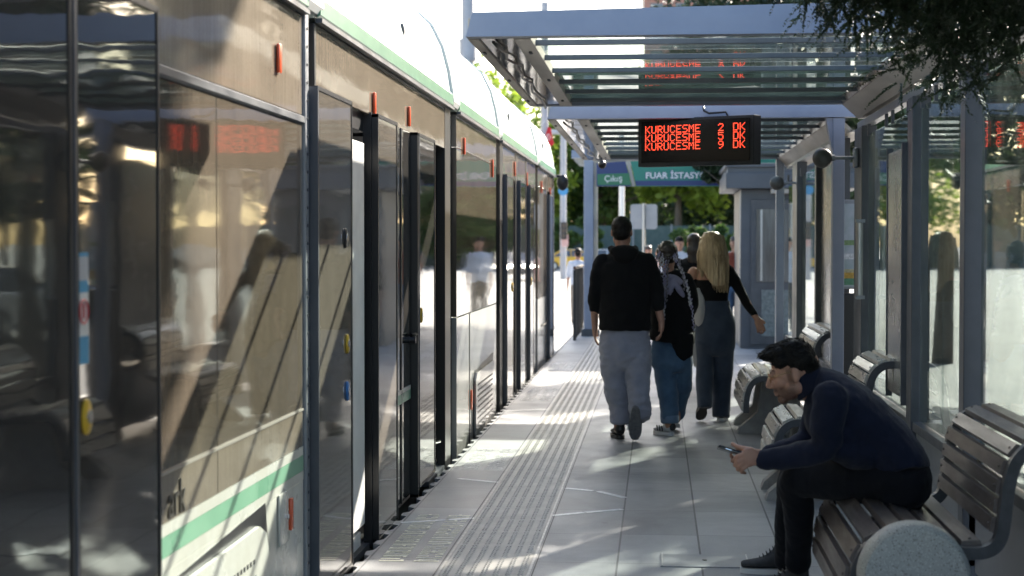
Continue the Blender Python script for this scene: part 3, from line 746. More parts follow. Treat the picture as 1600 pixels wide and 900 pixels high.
# lit advertising / map box between the two shelters
t = thing('poster_case', (1.36, 12.6, 0), 'framed poster in a glass case between the two shelter walls with a dark cabinet below', 'poster case')
a = P(1305, 312, 12.6); b = P(1322, 452, 12.6)
m = MB(); m.box(a.x, b.x + .12, 12.6, 12.66, b.z, a.z, .006); m.build('case', 'steel_mid', t)
pm = mat('poster print', (.42, .46, .52), .3, 0, (.30, .38, .40), 9, spec=.4)
m = MB(); m.box(a.x + .012, b.x + .1, 12.592, 12.597, b.z + .02, a.z - .03); po = m.build('poster', pm, t)
for f0, f1, c in ((.02, .10, (.10, .28, .16)), (.10, .17, (.60, .36, .05)), (.17, .21, (.55, .50, .30)), (.33, .40, (.75, .77, .8)), (.50, .56, (.22, .34, .15))):
    h = a.z - b.z - .05
    m = MB(); m.box(a.x + .014, b.x + .098, 12.588, 12.5915, b.z + .02 + h * f0, b.z + .02 + h * f1); m.build('print_band', mat('print colour', c, .4, 0, tuple(v * .6 for v in c), 60), po)
m = MB(); m.box(a.x - .005, b.x + .12, 12.58, 12.72, 0, b.z - .03, .008); m.build('cabinet', 'black', t)

# round loudspeakers
def speaker(x, y, z, r, label):
    t = thing('loudspeaker', (x, y, z), label, 'loudspeaker', 'round loudspeakers on the shelter posts')
    m = MB(); m.ell((x, y, z), (r, r, r), seg=28, rings=18); m.build('ball', mat('grey brown plastic', (.10, .095, .09), .45, 0, (.07, .065, .06), 9), t, 'all')
    m = MB(); m.tube([(x + r * .9, y, z), (1.375 - .025, y, z)], .012, 10); m.cyl((x + r * .93, y, z), .022, .02, 'x', 14); m.build('arm', 'steel_mid', t, 'sharp')
    m = MB(); m.box(1.345, 1.378, y - .05, y + .05, z - .07, z + .07, .012); m.build('wall_box', 'steel_mid', t, 'sharp')
p = P(1285, 247, 11.8); speaker(p.x, p.y, p.z, .069, 'round grey loudspeaker on a short arm, the nearer and larger of the two')
p = P(1214, 286, 16.7); speaker(p.x, p.y, p.z, .070, 'round grey loudspeaker on a short arm beside the kiosk roof, the farther of the two')

# departure board
bl = P(997, 261, 12.55); br = P(1177.5, 256.5, 12.05); tl_ = P(996, 187, 12.55); tr_ = P(1178, 180.5, 12.05)
t = thing('departure_board', tuple((bl + br) / 2), 'black hanging departure board with three lines of red LED text', 'departure board')
ux = (br - bl); W_ = ux.length; ux.normalize(); uz = (tl_ - bl).normalized(); uz = (uz - ux * uz.dot(ux)).normalized(); uy = ux.cross(uz)     # uy points to the camera's back side
H_ = (tl_ - bl).length
BM = Matrix(((ux.x, -uy.x, uz.x, bl.x), (ux.y, -uy.y, uz.y, bl.y), (ux.z, -uy.z, uz.z, bl.z), (0, 0, 0, 1)))
if (BM.to_3x3() @ Vector((0, 1, 0))).y < 0: BM = Matrix(((ux.x, uy.x, uz.x, bl.x), (ux.y, uy.y, uz.y, bl.y), (ux.z, uy.z, uz.z, bl.z), (0, 0, 0, 1)))
m = MB(); m.box(0, W_, 0, .11, 0, H_, .004); m.xf(BM); m.build('case', 'led_case', t)
m = MB(); m.box(.03, W_ - .03, -.004, -.001, .03, H_ - .02); m.xf(BM); m.build('front_window', mat('smoked acrylic', (.006, .006, .007), .25, spec=.3), t)
FONT = {'K': '10001,10010,10100,11000,10100,10010,10001', 'U': '10001,10001,10001,10001,10001,10001,01110', 'R': '11110,10001,10001,11110,10100,10010,10001',
        'C': '01110,10001,10000,10000,10000,10001,01110', 'E': '11111,10000,10000,11110,10000,10000,11111', 'S': '01111,10000,10000,01110,00001,00001,11110',
        'M': '10001,11011,10101,10101,10001,10001,10001', 'D': '11110,10001,10001,10001,10001,10001,11110',
        '2': '01110,10001,00001,00010,00100,01000,11111', '5': '11111,10000,11110,00001,00001,10001,01110', '9': '01110,10001,10001,01111,00001,00010,01100'}
cell = W_ * 10.0 / 182 / 6
rn = random.Random(2)
for row, num in enumerate('259'):
    m = MB(); zt = H_ - H_ * (12 + row * 13.3) / 75
    def put(s_, x0):
        for i, ch in enumerate(s_):
            for r_, bits in enumerate(FONT[ch].split(',')):
                for c_, bt in enumerate(bits):
                    if bt == '1' and rn.random() > -1:
                        cx = x0 + (i * 6 + c_) * cell; cz = zt - r_ * H_ * 12.0 / 75 / 7; q = cell * .26
                        m.box(cx - q, cx + q, -.0065, -.0042, cz - q, cz + q)
    for s_, x_ in (('KURUCESME', 13), (num, 129), ('DK', 152)):
        m = MB(); put(s_, W_ * x_ / 182); m.xf(BM); m.build('led_text', 'led', t)
m = MB()
for px in (1048, 1122):
    q = P(px, 184, 12.3); m.tube([q + Vector((0, .05, -.01)), q + Vector((0, .05, .17))], .004, 6)
m.build('hanger', 'steel_dark', t)
q = [P(x_, y_, 12.25) for x_, y_ in ((1099, 166), (1100, 173), (1108, 177), (1122, 176), (1134, 175), (1137, 181))]
m = MB(); m.tube(q, .008, 8); m.build('cable', 'black', t, 'all')

# benches
def arc(pts, n=3):
    """Catmull-Rom through (x,z) points"""
    o = []
    for i in range(len(pts) - 1):
        p0, p1, p2, p3 = (Vector(pts[max(i - 1, 0)]), Vector(pts[i]), Vector(pts[i + 1]), Vector(pts[min(i + 2, len(pts) - 1)]))
        for k in range(n):
            t_ = k / n; o.append(tuple(.5 * ((2 * p1) + (p2 - p0) * t_ + (2 * p0 - 5 * p1 + 4 * p2 - p3) * t_ ** 2 + (3 * p1 - p0 - 3 * p2 + p3) * t_ ** 3)))
    o.append(tuple(pts[-1])); return o
SEATP = [(.665, .22), (.672, .34), (.705, .44), (.77, .495), (.86, .50), (.97, .478), (1.07, .462), (1.14, .468)]
BACKP = [(1.175, .505), (1.19, .60), (1.203, .70), (1.235, .785), (1.30, .835), (1.40, .845)]
def slats(path, n, wdt, y0, y1, th, out):
    """n boards laid side by side along a profile path"""
    pts = arc(path, 12); L = [0]
    for a, b_ in zip(pts, pts[1:]): L.append(L[-1] + (Vector(b_) - Vector(a)).length)
    def at_(s_):
        s_ = max(0, min(L[-1], s_))
        for i in range(len(L) - 1):
            if L[i + 1] >= s_: break
        k = (s_ - L[i]) / max(L[i + 1] - L[i], 1e-9); return Vector(pts[i]).lerp(Vector(pts[i + 1]), k)
    m = MB()
    for i in range(n):
        c = L[-1] * (i + .5) / n; h = L[-1] / n * wdt / 2
        a, b_ = at_(c - h), at_(c + h); t_ = (b_ - a).normalized(); nn = Vector((-t_.y, t_.x)) * out
        m.prism([tuple(a), tuple(a + (b_ - a) * .08 + nn * th), tuple(b_ - (b_ - a) * .08 + nn * th), tuple(b_), tuple(b_ - nn * .004), tuple(a - nn * .004)], y0, y1, 'y')
        if True:
            for yy in (y0 + .035, y1 - .035):
                c2 = (a + b_) / 2 + nn * (th + .0005); m.ell((c2.x, yy, c2.y), .006, seg=8, rings=4)
    return m
def bench(y0, ln, label, seat='slat', back='slat', feet=(.30, -.30)):
    y1 = y0 + ln
    t = thing('bench', (.95, (y0 + y1) / 2, 0), label, 'bench', 'slatted metal benches along the shelter wall')
    slats(SEATP, 8, .86, y0, y1, .018, 1).build('seat', seat, t)
    slats(BACKP, 7, .86, y0, y1, .018, 1).build('backrest', back, t)
    for yy in (y0 - .047, y1 + .002):
        m = MB(); path = arc(SEATP + BACKP[:], 5)
        ins = []
        for i, p_ in enumerate(path):
            a, b_ = Vector(path[max(i - 1, 0)]), Vector(path[min(i + 1, len(path) - 1)]); tt = (b_ - a).normalized(); ins.append((p_[0] + tt.y * .038, p_[1] - tt.x * .038))
        for i in range(len(path) - 1):
            a, b_, c_, d_ = path[i], path[i + 1], ins[i + 1], ins[i]
            a = (a[0] - (d_[0] - a[0]) * .12, a[1] - (d_[1] - a[1]) * .12); b_ = (b_[0] - (c_[0] - b_[0]) * .12, b_[1] - (c_[1] - b_[1]) * .12)
            o_ = len(m.v); m.v += [Vector((q_[0], yy_, q_[1])) for yy_ in (yy, yy + .045) for q_ in (a, b_, c_, d_)]
            m.f += [(o_, o_ + 1, o_ + 2, o_ + 3), (o_ + 7, o_ + 6, o_ + 5, o_ + 4), (o_, o_ + 4, o_ + 5, o_ + 1), (o_ + 3, o_ + 2, o_ + 6, o_ + 7)]
        m.tube([(path[-1][0] + .01, yy, path[-1][1] - .025), (path[-1][0] + .01, yy + .045, path[-1][1] - .025)], .03, 14)
        m.build('bracket', 'bracket', t, 'sharp')
    for f in feet:
        yy = (y0 + f) if f > 0 else (y1 + f)
        m = MB(); m.prism([(.64, 0), (.66, .05), (.80, .17), (.84, .425), (1.12, .41), (1.15, .17), (1.28, .05), (1.31, 0)], yy - .06, yy + .06, 'y')
        m.build('pedestal', 'concrete', t)
    return t
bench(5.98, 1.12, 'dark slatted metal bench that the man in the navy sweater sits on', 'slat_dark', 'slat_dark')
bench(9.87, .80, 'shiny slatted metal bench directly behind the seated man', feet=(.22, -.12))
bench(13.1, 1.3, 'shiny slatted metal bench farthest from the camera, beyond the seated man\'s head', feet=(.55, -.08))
# small engraved plates on bench backs
# terrazzo disc at the near end of the bench
m = MB(); c = P(1428, 902, 5.85)
m.tube([(c.x, 5.80, c.z), (c.x, 5.812, c.z), (c.x, 5.83, c.z), (c.x, 5.90, c.z), (c.x, 5.915, c.z)], [.172, .184, .190, .190, .18], 72)
ped = [(c.x - .14, 0), (c.x - .10, c.z), (c.x + .10, c.z), (c.x + .14, 0)]
t = thing('terrazzo_disc', (c.x, 5.86, 0), 'round speckled grey terrazzo disc standing at the near end of the bench, bottom right', 'bollard')
m.build('disc', 'terrazzo', t, 'sharp')
m = MB(); m.prism(ped, 5.82, 5.895, 'y'); m.build('foot', 'terrazzo', t)

# kiosk
k0 = P(1157, 543, 24.8)
t = thing('kiosk', (k0.x + .7, 25.8, 0), 'small blue-grey glazed ticket kiosk with a flat overhanging roof at the end of the shelters', 'kiosk')
m = MB(); X0, X1, Y0, Y1 = k0.x, k0.x + 1.55, 24.8, 27.0
m.box(X0, X1, Y0, Y1, .0, 2.33, .01); m.build('body', 'kiosk_paint', t)
m = MB(); m.box(X0 - .23, X1 + .2, Y0 - .22, Y1 + .2, 2.335, 2.56, .01); m.box(X0 - .20, X1 + .17, Y0 - .19, Y1 + .17, 2.561, 2.64); m.box(X0 - .235, X1 + .2, Y0 - .23, Y1 + .2, 2.641, 2.70, .01)
m.build('roof', 'kiosk_paint', t)
m = MB(); m.box(X0 + .14, X0 + .16 + .72, Y0 - .03, Y0 - .004, .06, 2.18, .005); d_ = m.build('door', 'steel_dark', t)
kg = mat('kiosk pane', (.10, .115, .13), .12, 0, (.035, .04, .05), 3, stretch=(5, 1, .4), spec=.8)
kf = mat('kiosk frosted pane', (.20, .23, .24), .35, 0, (.10, .13, .13), 22)
m = MB(); m.box(X0 + .22, X0 + .78, Y0 - .045, Y0 - .032, .98, 2.04); m.build('upper_pane', kg, d_)
m = MB(); m.box(X0 + .30, X0 + .78, Y0 - .045, Y0 - .032, .18, .86); m.build('lower_pane', kf, d_)
m = MB(); m.box(X0 + .28, X0 + .31, Y0 - .05, Y0 - .046, .99, 2.03); m.box(X0 + .56, X0 + .585, Y0 - .05, Y0 - .046, .99, 2.03); m.build('glazing_bar', 'alu', d_)
m = MB(); m.box(X0 + .9, X1 - .06, Y0 - .012, Y0 - .003, 1.0, 2.1); m.build('window', kg, t)
m = MB(); m.box(X0 + .42, X0 + .68, Y0 - .20, Y0 - .06, 2.26, 2.333, .01); m.build('porch_lamp', 'gutter', t)
m = MB(); m.box(X0 - .012, X0 - .002, Y0 + .05, Y0 + .10, .02, 2.33); m.build('corner_trim', 'alu', t)

# exit frame with the station name sign
t = thing('exit_canopy', (.2, 28.2, 0), 'third platform canopy, a blue-grey frame over the exit carrying the station name sign', 'canopy')
pa = P(912, 525, 27.9); pb = P(927, 525, 27.9)
m = MB(); m.box(pa.x, pb.x, 27.9, 28.05, .012, 2.96, .01); m.build('post', 'steel_blue', t)
m = MB(); m.box(pb.x + .002, pb.x + .07, 27.95, 28.03, .012, 2.88); m.build('trim_strip', 'gutter', t)
m = MB(); m.box(pa.x - .04, pb.x + .10, 27.85, 28.1, 0, .12, .01); m.build('base', 'steel_dark', t)
m = MB(); a = P(893, 247, 27.88)
m.add([(a.x, 27.86, a.z), (2.6, 27.86, a.z + .22), (2.6, 28.05, a.z + .22), (a.x, 28.05, a.z), (a.x, 27.86, a.z + .13), (2.6, 27.86, a.z + .42), (2.6, 28.05, a.z + .42), (a.x, 28.05, a.z + .13)],
      [(3, 2, 1, 0), (4, 5, 6, 7), (0, 1, 5, 4), (1, 2, 6, 5), (2, 3, 7, 6), (3, 0, 4, 7)])
m.build('beam', 'steel_blue', t)
for i in range(5):
    m = MB(); yy = 28.3 + i * .5; m.box(a.x + .02, 2.6, yy, yy + .05, 2.93, 2.97); m.build('purlin', 'gutter', t)
m = MB(); m.box(a.x + .02, 2.6, 28.1, 31, 3.02, 3.03); m.build('glass_roof', 'roof_glass', t)
m = MB(); m.tube([(-1.0, 28.0, 2.93), (2.3, 28.0, 3.0)], .025, 8); m.tube([(-1.0, 28.06, 2.86), (2.3, 28.06, 2.9)], .02, 8); m.build('tie_rod', 'alu', t, 'sharp')
YS = 27.8
s = thing('station_sign', tuple(P(1050, 291, YS)), 'long hanging station name sign in green and blue with white lettering, above the exit', 'sign')
def panel(pts, y, mm, name, par, th=.03):
    q = [P(px, py, y) for px, py in pts]
    m = MB(); m.prism([(v.x, v.z) for v in q], y, y + th, 'y'); return m.build(name, mm, par)
blue = mat('sign blue', (.018, .035, .14), .4); green = mat('sign green', (.025, .16, .075), .4); teal = mat('sign teal', (.02, .20, .145), .4)
p1 = panel([(932, 291), (932, 255), (977, 252), (987, 291)], YS, blue, 'exit_panel', s)
panel([(933.5, 289), (933.5, 272), (983, 270.5), (986, 289)], YS - .006, green, 'green_field', p1, .004)
panel([(978, 252), (984, 252), (993, 291), (988, 291)], YS - .002, 'gutter', 'divider', s)
p2 = panel([(994, 291), (985, 252), (1240, 243), (1240, 291)], YS, teal, 'name_panel', s)
panel([(994, 290), (992, 282.5), (1239, 281), (1239, 290)], YS - .006, blue, 'blue_field', p2, .004)
wt = mat('sign lettering white', (.75, .75, .73), .5)
def sign_text(name, body, px, py, hpx, par, m_, bold=0, dy=.012, sx=1, size_k=1.38):
    q = P(px, py, YS - dy); hh = hpx * YS / FPX * size_k
    text_mesh(name, body, hh, Matrix.Translation(q) @ Euler((PI / 2, 0, 0)).to_matrix().to_4x4(), m_, par, .001, bold, sx)
sign_text('lettering', 'Çıkış', 944, 283.5, 9.5, p1, wt, .001, sx=1.02)
sign_text('letter_shadow', 'FUAR İSTASYONU', 1008.0, 279.2, 10.0, p2, blue, .008, .009, 1.02)
sign_text('lettering', 'FUAR İSTASYONU', 1008.5, 278.8, 9.6, p2, wt, .003, .014, 1.06)
# dark-lens camera under the second canopy's corner
t = thing('security_camera', tuple(P(939, 246, 18.5)), 'small white and black security camera under the corner of the second canopy', 'camera')
q = P(939, 240, 18.5); m = MB(); m.box(q.x - .10, q.x + .01, 18.45, 18.6, q.z - .03, q.z + .03, .008); m.tube([(q.x, 18.5, q.z + .02), (q.x, 18.5, q.z + .16)], .02, 8); m.build('housing', 'white_paint', t, 'sharp')
q2 = P(941, 257, 18.45); m = MB(); m.ell((q2.x, 18.45, q2.z), (.045, .05, .05)); m.tube([(q2.x, 18.45, q2.z), (q.x, 18.5, q.z)], .018, 8); m.build('dome', 'black', t, 'all')
# railing on the track side
for i in range(3):
    t_y = 26.6 + i * 1.0
rl = thing('platform_railing', (-1.31, 28.0, 0), 'black steel railing with upright bars at the far platform end', 'railing')
m = MB()
for i in range(8):
    yy = 26.7 + i * .33; m.box(-1.33, -1.30, yy, yy + .03, .02, 1.12)
m.build('bars', 'rubber', rl)
m = MB(); m.tube([(-1.315, 26.6, 1.15), (-1.315, 29.3, 1.15)], .028, 10); m.build('handrail', mat('brown handrail', (.08, .03, .025), .4), rl, 'sharp')
for yy in (26.62, 29.2):
    m = MB(); m.box(-1.34, -1.29, yy, yy + .05, 0, 1.12); m.build('post', 'rubber', rl)
# ------------------------------------------------------------------ trees
def crown_mesh(name, rad, n, leaf, seed, clumps=26, clump_r=.30, hollow=.35, mtl='leaves', flat=1.0):
    rn = random.Random(seed); cs = []
    while len(cs) < clumps:
        d = Vector((rn.gauss(0, 1), rn.gauss(0, 1), rn.gauss(0, 1))).normalized() * rn.uniform(hollow, .92)
        cs.append((Vector((d.x * rad[0], d.y * rad[1], d.z * rad[2])), rn.uniform(.6, 1.25) * clump_r * min(rad)))
    V = []; Fc = []
    for i in range(n):
        c, r_ = rn.choice(cs); d = Vector((rn.gauss(0, 1), rn.gauss(0, 1), rn.gauss(0, .75 * flat)))
        p = c + d.normalized() * r_ * (rn.random() ** .4) * 1.15
        a = Vector((rn.gauss(0, 1), rn.gauss(0, 1), rn.gauss(0, .6))).normalized(); b = a.cross(Vector((rn.gauss(0, 1), rn.gauss(0, 1), rn.gauss(0, 1)))).normalized()
        s_ = leaf * rn.uniform(.6, 1.4); o = len(V)
        V += [p - a * s_, p + b * s_ * .5, p + a * s_, p - b * s_ * .5]; Fc.append((o, o + 1, o + 2, o + 3))
    me = bpy.data.meshes.new(name); me.from_pydata(V, [], Fc); me.materials.append(M[mtl]); return me, cs
def tree(name, x, y, label, h_trunk, rad, zc, n=9000, leaf=.11, seed=1, mtl='leaves', cat='tree', group=None, gz=GZ, trunk_r=.16, lean=(0, 0), **kw):
    t = thing(name, (x, y, gz), label, cat, group)
    me, cs = crown_mesh('crown', rad, n, leaf, seed, mtl=mtl, **kw)
    c = bpy.data.objects.new('crown', me); COL.objects.link(c); c.parent = t; c.location = (lean[0], lean[1], zc - gz)
    m = MB(); top = Vector((x + lean[0], y + lean[1], zc)); base = Vector((x, y, gz))
    mid = base.lerp(top, .5) + Vector((.08, .05, 0))
    m.tube([base, base.lerp(mid, .5), mid, mid.lerp(top, .6), top], [trunk_r * 1.25, trunk_r, trunk_r * .8, trunk_r * .6, trunk_r * .3], 10)
    for cc, r_ in cs[:14]:
        s0 = base.lerp(top, random.Random(seed).uniform(.55, .8)); e0 = top + cc
        m.tube([s0, s0.lerp(e0, .5) + Vector((0, 0, .12)), e0], [trunk_r * .4, trunk_r * .25, trunk_r * .1], 6)
    m.build('trunk', 'bark', t, 'all')
    return t
# tree row added behind the shelter walls, spaced and sized to shade the platform
G1 = 'trees beside the platform behind the shelters'
for i_, (yy, ry_, lb) in enumerate([(13.6, 2.9, 'broadleaf tree behind the shelter glass beside the seated man, placed for its shade'), (18.9, 2.2, 'broadleaf tree behind the shelters, level with the second canopy, placed for its shade'), (26.2, 2.3, 'slim broadleaf tree behind the front of the kiosk, placed for its shade'),
                               (35.6, 2.2, 'broadleaf tree behind the back of the kiosk, placed for its shade'), (40.6, 2.4, 'dark tree beyond the kiosk roof, placed for its shade')]):
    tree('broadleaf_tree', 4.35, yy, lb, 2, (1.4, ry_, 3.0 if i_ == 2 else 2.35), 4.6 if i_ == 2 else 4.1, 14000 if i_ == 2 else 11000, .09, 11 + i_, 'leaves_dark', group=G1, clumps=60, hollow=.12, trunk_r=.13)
tree('broadleaf_tree', 3.5, 12.6, 'tall broadleaf tree added out of view to shade the near tram side', 3, (2.2, 2.4, 2.4), 8.5, 24000, .13, 17, 'leaves_dark', group=G1, clumps=110, hollow=.1)  # crown set above the view, added to shade the near tram side
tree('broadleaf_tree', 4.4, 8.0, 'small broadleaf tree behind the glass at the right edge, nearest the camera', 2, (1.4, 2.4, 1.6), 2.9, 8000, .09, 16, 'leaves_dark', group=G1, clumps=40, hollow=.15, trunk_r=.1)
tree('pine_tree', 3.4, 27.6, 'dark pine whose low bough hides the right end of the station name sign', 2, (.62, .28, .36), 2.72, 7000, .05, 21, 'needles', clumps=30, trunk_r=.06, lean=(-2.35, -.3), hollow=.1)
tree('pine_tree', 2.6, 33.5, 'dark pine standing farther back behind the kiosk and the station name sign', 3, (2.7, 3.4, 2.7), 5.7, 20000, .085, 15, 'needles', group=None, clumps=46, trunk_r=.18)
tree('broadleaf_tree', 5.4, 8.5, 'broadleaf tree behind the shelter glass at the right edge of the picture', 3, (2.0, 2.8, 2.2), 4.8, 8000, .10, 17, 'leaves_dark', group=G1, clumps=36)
# cypress hanging over the near shelter, top right
def cypress():
    rn = random.Random(5)
    base = Vector((2.35, 5.6, GZ)); t = thing('cypress_tree', tuple(base), 'dark fine-leaved conifer with drooping sprays hanging over the shelter, top right', 'conifer')
    tr = MB(); top = Vector((2.2, 6.0, 6.2))
    tr.tube([base, Vector((2.3, 5.7, 1.5)), Vector((2.25, 5.9, 3.5)), top], [.16, .13, .09, .04], 10)
    V = []; Fc = []
    def spray(p, d, ln):
        """a flat feathery spray of scale leaves along a drooping twig"""
        d = d.normalized(); n_ = int(ln / .012); q = p.copy(); side = d.cross(Vector((rn.gauss(0, 1), rn.gauss(0, 1), rn.gauss(0, 1)))).normalized()
        for i in range(n_):
            q = q + d * .012; d = (d + Vector((rn.gauss(0, .06), rn.gauss(0, .06), -.018 + rn.gauss(0, .05)))).normalized()
            for sgn in (-1, 1):
                a = (d * .7 + side * sgn * rn.uniform(.5, 1.1) + Vector((rn.gauss(0, .25), rn.gauss(0, .25), rn.gauss(0, .25)))).normalized(); L_ = rn.uniform(.018, .042) * (1.15 - i / n_)
                b = a.cross(d).normalized() * .0055; o = len(V)
                V.extend([q - b, q + b, q + a * L_]); Fc.append((o, o + 1, o + 2))
                if rn.random() < .5:
                    q2 = q + a * L_ * .5; a2 = (a + d * .8).normalized() * L_ * .6; o = len(V)
                    V.extend([q2 - b, q2 + b, q2 + a2]); Fc.append((o, o + 1, o + 2))
    boughs = [((1.00, 6.5, 2.62), 60), ((.86, 6.6, 2.50), 44), ((1.10, 6.3, 2.50), 50), ((1.28, 6.9, 2.42), 60), ((.72, 6.7, 2.56), 26), ((1.40, 6.5, 2.75), 50), ((1.15, 6.6, 2.85), 60), ((.85, 6.6, 2.85), 44), ((1.35, 6.2, 2.40), 44), ((1.05, 6.55, 2.38), 36), ((1.55, 6.4, 2.6), 40), ((1.22, 7.0, 2.28), 20)]
    for c, k in boughs:
        c = Vector(c); s0 = Vector((2.24, 5.9, c.z + .55))
        tr.tube([s0, s0.lerp(c, .5) + Vector((0, 0, .16)), c + Vector((0, 0, .04))], [.03, .018, .006], 6)
        for i in range(int(k * 3.2)):
            p = c + Vector((rn.gauss(0, .10), rn.gauss(0, .22), rn.gauss(0, .075)))
            spray(p, Vector((rn.gauss(-.2, .6), rn.gauss(0, .6), rn.gauss(-.4, .45))), rn.uniform(.10, .26))
    # upper mass of the tree
    for i in range(520):
        u = rn.random(); a = rn.uniform(0, 2 * PI); rr = (1.25 - .9 * u) * rn.uniform(.4, 1); z = 3.0 + 3.4 * u
        spray(Vector((2.2 + rr * math.cos(a) * .8, 6.0 + rr * math.sin(a), z)), Vector((math.cos(a), math.sin(a), rn.uniform(-.6, .1))), rn.uniform(.2, .4))
    tr.build('trunk', 'bark', t, 'all')
    me = bpy.data.meshes.new('foliage'); L = world_loc(t); me.from_pydata([v - L for v in V], [], Fc); me.materials.append(M['needles'])
    o = bpy.data.objects.new('foliage', me); COL.objects.link(o); o.parent = t
cypress()
# trees across the street
G2 = 'trees across the street'
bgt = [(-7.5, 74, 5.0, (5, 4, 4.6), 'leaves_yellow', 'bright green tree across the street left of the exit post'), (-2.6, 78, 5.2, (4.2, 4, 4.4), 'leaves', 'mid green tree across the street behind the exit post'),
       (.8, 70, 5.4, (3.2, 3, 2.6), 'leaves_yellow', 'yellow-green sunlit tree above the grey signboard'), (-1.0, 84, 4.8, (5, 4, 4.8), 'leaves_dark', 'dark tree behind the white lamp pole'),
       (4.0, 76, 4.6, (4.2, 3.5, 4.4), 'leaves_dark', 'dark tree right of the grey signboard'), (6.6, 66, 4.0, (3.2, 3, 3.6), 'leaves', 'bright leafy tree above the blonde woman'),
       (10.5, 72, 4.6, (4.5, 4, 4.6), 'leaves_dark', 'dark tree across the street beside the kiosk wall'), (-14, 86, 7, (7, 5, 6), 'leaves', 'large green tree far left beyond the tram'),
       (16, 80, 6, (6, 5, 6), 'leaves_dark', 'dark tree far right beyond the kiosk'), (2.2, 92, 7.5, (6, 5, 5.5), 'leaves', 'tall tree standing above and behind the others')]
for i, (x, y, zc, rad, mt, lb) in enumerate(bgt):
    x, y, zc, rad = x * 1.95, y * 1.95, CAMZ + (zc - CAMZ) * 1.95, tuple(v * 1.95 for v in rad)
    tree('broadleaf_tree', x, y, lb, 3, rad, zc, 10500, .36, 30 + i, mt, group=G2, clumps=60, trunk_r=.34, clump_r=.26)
for i, (x, y) in enumerate([(-7.0, 128), (3.7, 125), (9.0, 123), (16.4, 125)]):
    tree('shrub', x, y, ['rounded shrub by the fence behind the track', 'shrub by the fence under the signboard', 'shrub at the fence behind the standing man in white', 'shrub at the fence near the car headlight'][i], 1, (3.6, 2.0, 1.6), 1.9, 4000, .20, 60 + i, 'leaves', cat='shrub', trunk_r=.06, clumps=18)

# trees on the far right side of the street, seen through the shelter glass
for i, (x, y) in enumerate([(15, 24), (16, 36), (17, 50), (14, 14)]):
    tree('broadleaf_tree', x, y, ['street tree seen through the shelter glass, middle', 'street tree seen through the shelter glass, farther off', 'street tree seen through the shelter glass, farthest', 'street tree seen through the shelter glass, nearest'][i], 3, (2.8, 3, 2.6), 4.6, 4500, .17, 80 + i, 'leaves', group='street trees beyond the glass', clumps=34)

# ------------------------------------------------------------------ fences, buildings, poles, signs
m = MB(); m.box(-14, 44, 132, 132.06, GZ + .02, 3.0)
fm = mat('green fence sheeting', (.05, .085, .075), .7, 0, (.075, .11, .10), 2)
t = thing('green_fence', (5, 132, GZ), 'long dark green sheeted fence across the street under the trees', 'fence'); m.build('sheeting', fm, t)
m = MB()
for i in range(20): m.box(-14 + i * 3, -13.9 + i * 3, 131.9, 131.98, GZ, 3.1)
m.build('posts', 'steel_mid', t)
def building(x0, x1, y0, y1, h, label, wall_m, roof_m, floors, bays, side_x=None, name='building'):
    t = thing(name, ((x0 + x1) / 2, (y0 + y1) / 2, GZ), label, 'building')
    m = MB(); m.box(x0, x1, y0, y1, GZ, h); m.build('wall', wall_m, t)
    m = MB(); m.box(x0 - .4, x1 + .4, y0 - .4, y1 + .4, h + .005, h + .5); m.build('roof', roof_m, t)
    fh = (h - GZ) / floors
    n = 0
    for i in range(floors):
        for j in range(bays):
            zz = GZ + fh * i + fh * .3
            if side_x is None:
                w_ = (x1 - x0) / bays; a = x0 + w_ * (j + .25)
                m = MB(); m.box(a, a + w_ * .5, y0 - .03, y0 - .005, zz, zz + fh * .5)
            else:
                w_ = (y1 - y0) / bays; a = y0 + w_ * (j + .25)
                m = MB(); m.box(side_x - .03, side_x - .005, a, a + w_ * .5, zz, zz + fh * .5)
            wo = m.build('window', kg, t)
            m = MB()
            if side_x is None: m.box(a - .08, a + w_ * .5 + .08, y0 - .12, y0 - .004, zz - .14, zz - .004)
            else: m.box(side_x - .12, side_x - .004, a - .08, a + w_ * .5 + .08, zz - .14, zz - .004)
            m.build('sill', 'white_paint', wo)
bw = mat('terracotta render', (.42, .22, .17), .85, 0, (.36, .19, .15), 1.5); bw2 = mat('cream render', (.50, .46, .38), .85, 0, (.44, .40, .33), 1.2)
building(-2.0, 15.5, 236, 250, 35.8, 'tall terracotta apartment building whose top shows above the nearest canopy', bw, 'tram_white', 11, 5)
building(22, 34, -10, 60, 13.0, 'long cream building across the street seen through the shelter glass', bw2, bw, 4, 12, side_x=22)
building(-40, -24, 30, 90, 11, 'low cream building beyond the tram', bw2, bw, 3, 6)
def pole(name, x, y, r, h, label, mtl='steel_mid', cat='pole', gz=GZ, extras=None, collars=()):
    t = thing(name, (x, y, gz), label, cat)
    m = MB(); m.tube([(x, y, gz), (x, y, h)], [r, r * .9], 16); m.build('shaft', mtl, t, 'sharp')
    for z in collars:
        m = MB(); m.tube([(x, y, z - .22), (x, y, z - .2), (x, y, z + .2), (x, y, z + .22)], [r * 1.0, r * 1.32, r * 1.32, r], 16)
        m.cyl((x, y, z - .26), r * 1.4, .05); m.cyl((x, y, z + .2), r * 1.4, .05); m.build('collar', mtl, t, 'sharp')
    return t
pg = mat('pole grey', (.38, .39, .42), .5, .1, (.33, .34, .37), 3); M['pg'] = pg
p = P(731, 78, 40); t = pole('catenary_pole', p.x, 40, .155, 9.5, 'thick grey overhead-line pole with a collar rising behind the tram', 'pg', collars=(p.z,))
m = MB(); m.tube([(p.x, 40, 6.6), (p.x + 1.4, 40, 6.9)], .03, 8); m.build('bracket_arm', 'pg', t, 'sharp')
q = P(851, 190, 52); t = pole('catenary_pole', q.x, 52, .12, 9.0, 'second overhead-line pole seen beside the second canopy corner behind the flag', 'pg')
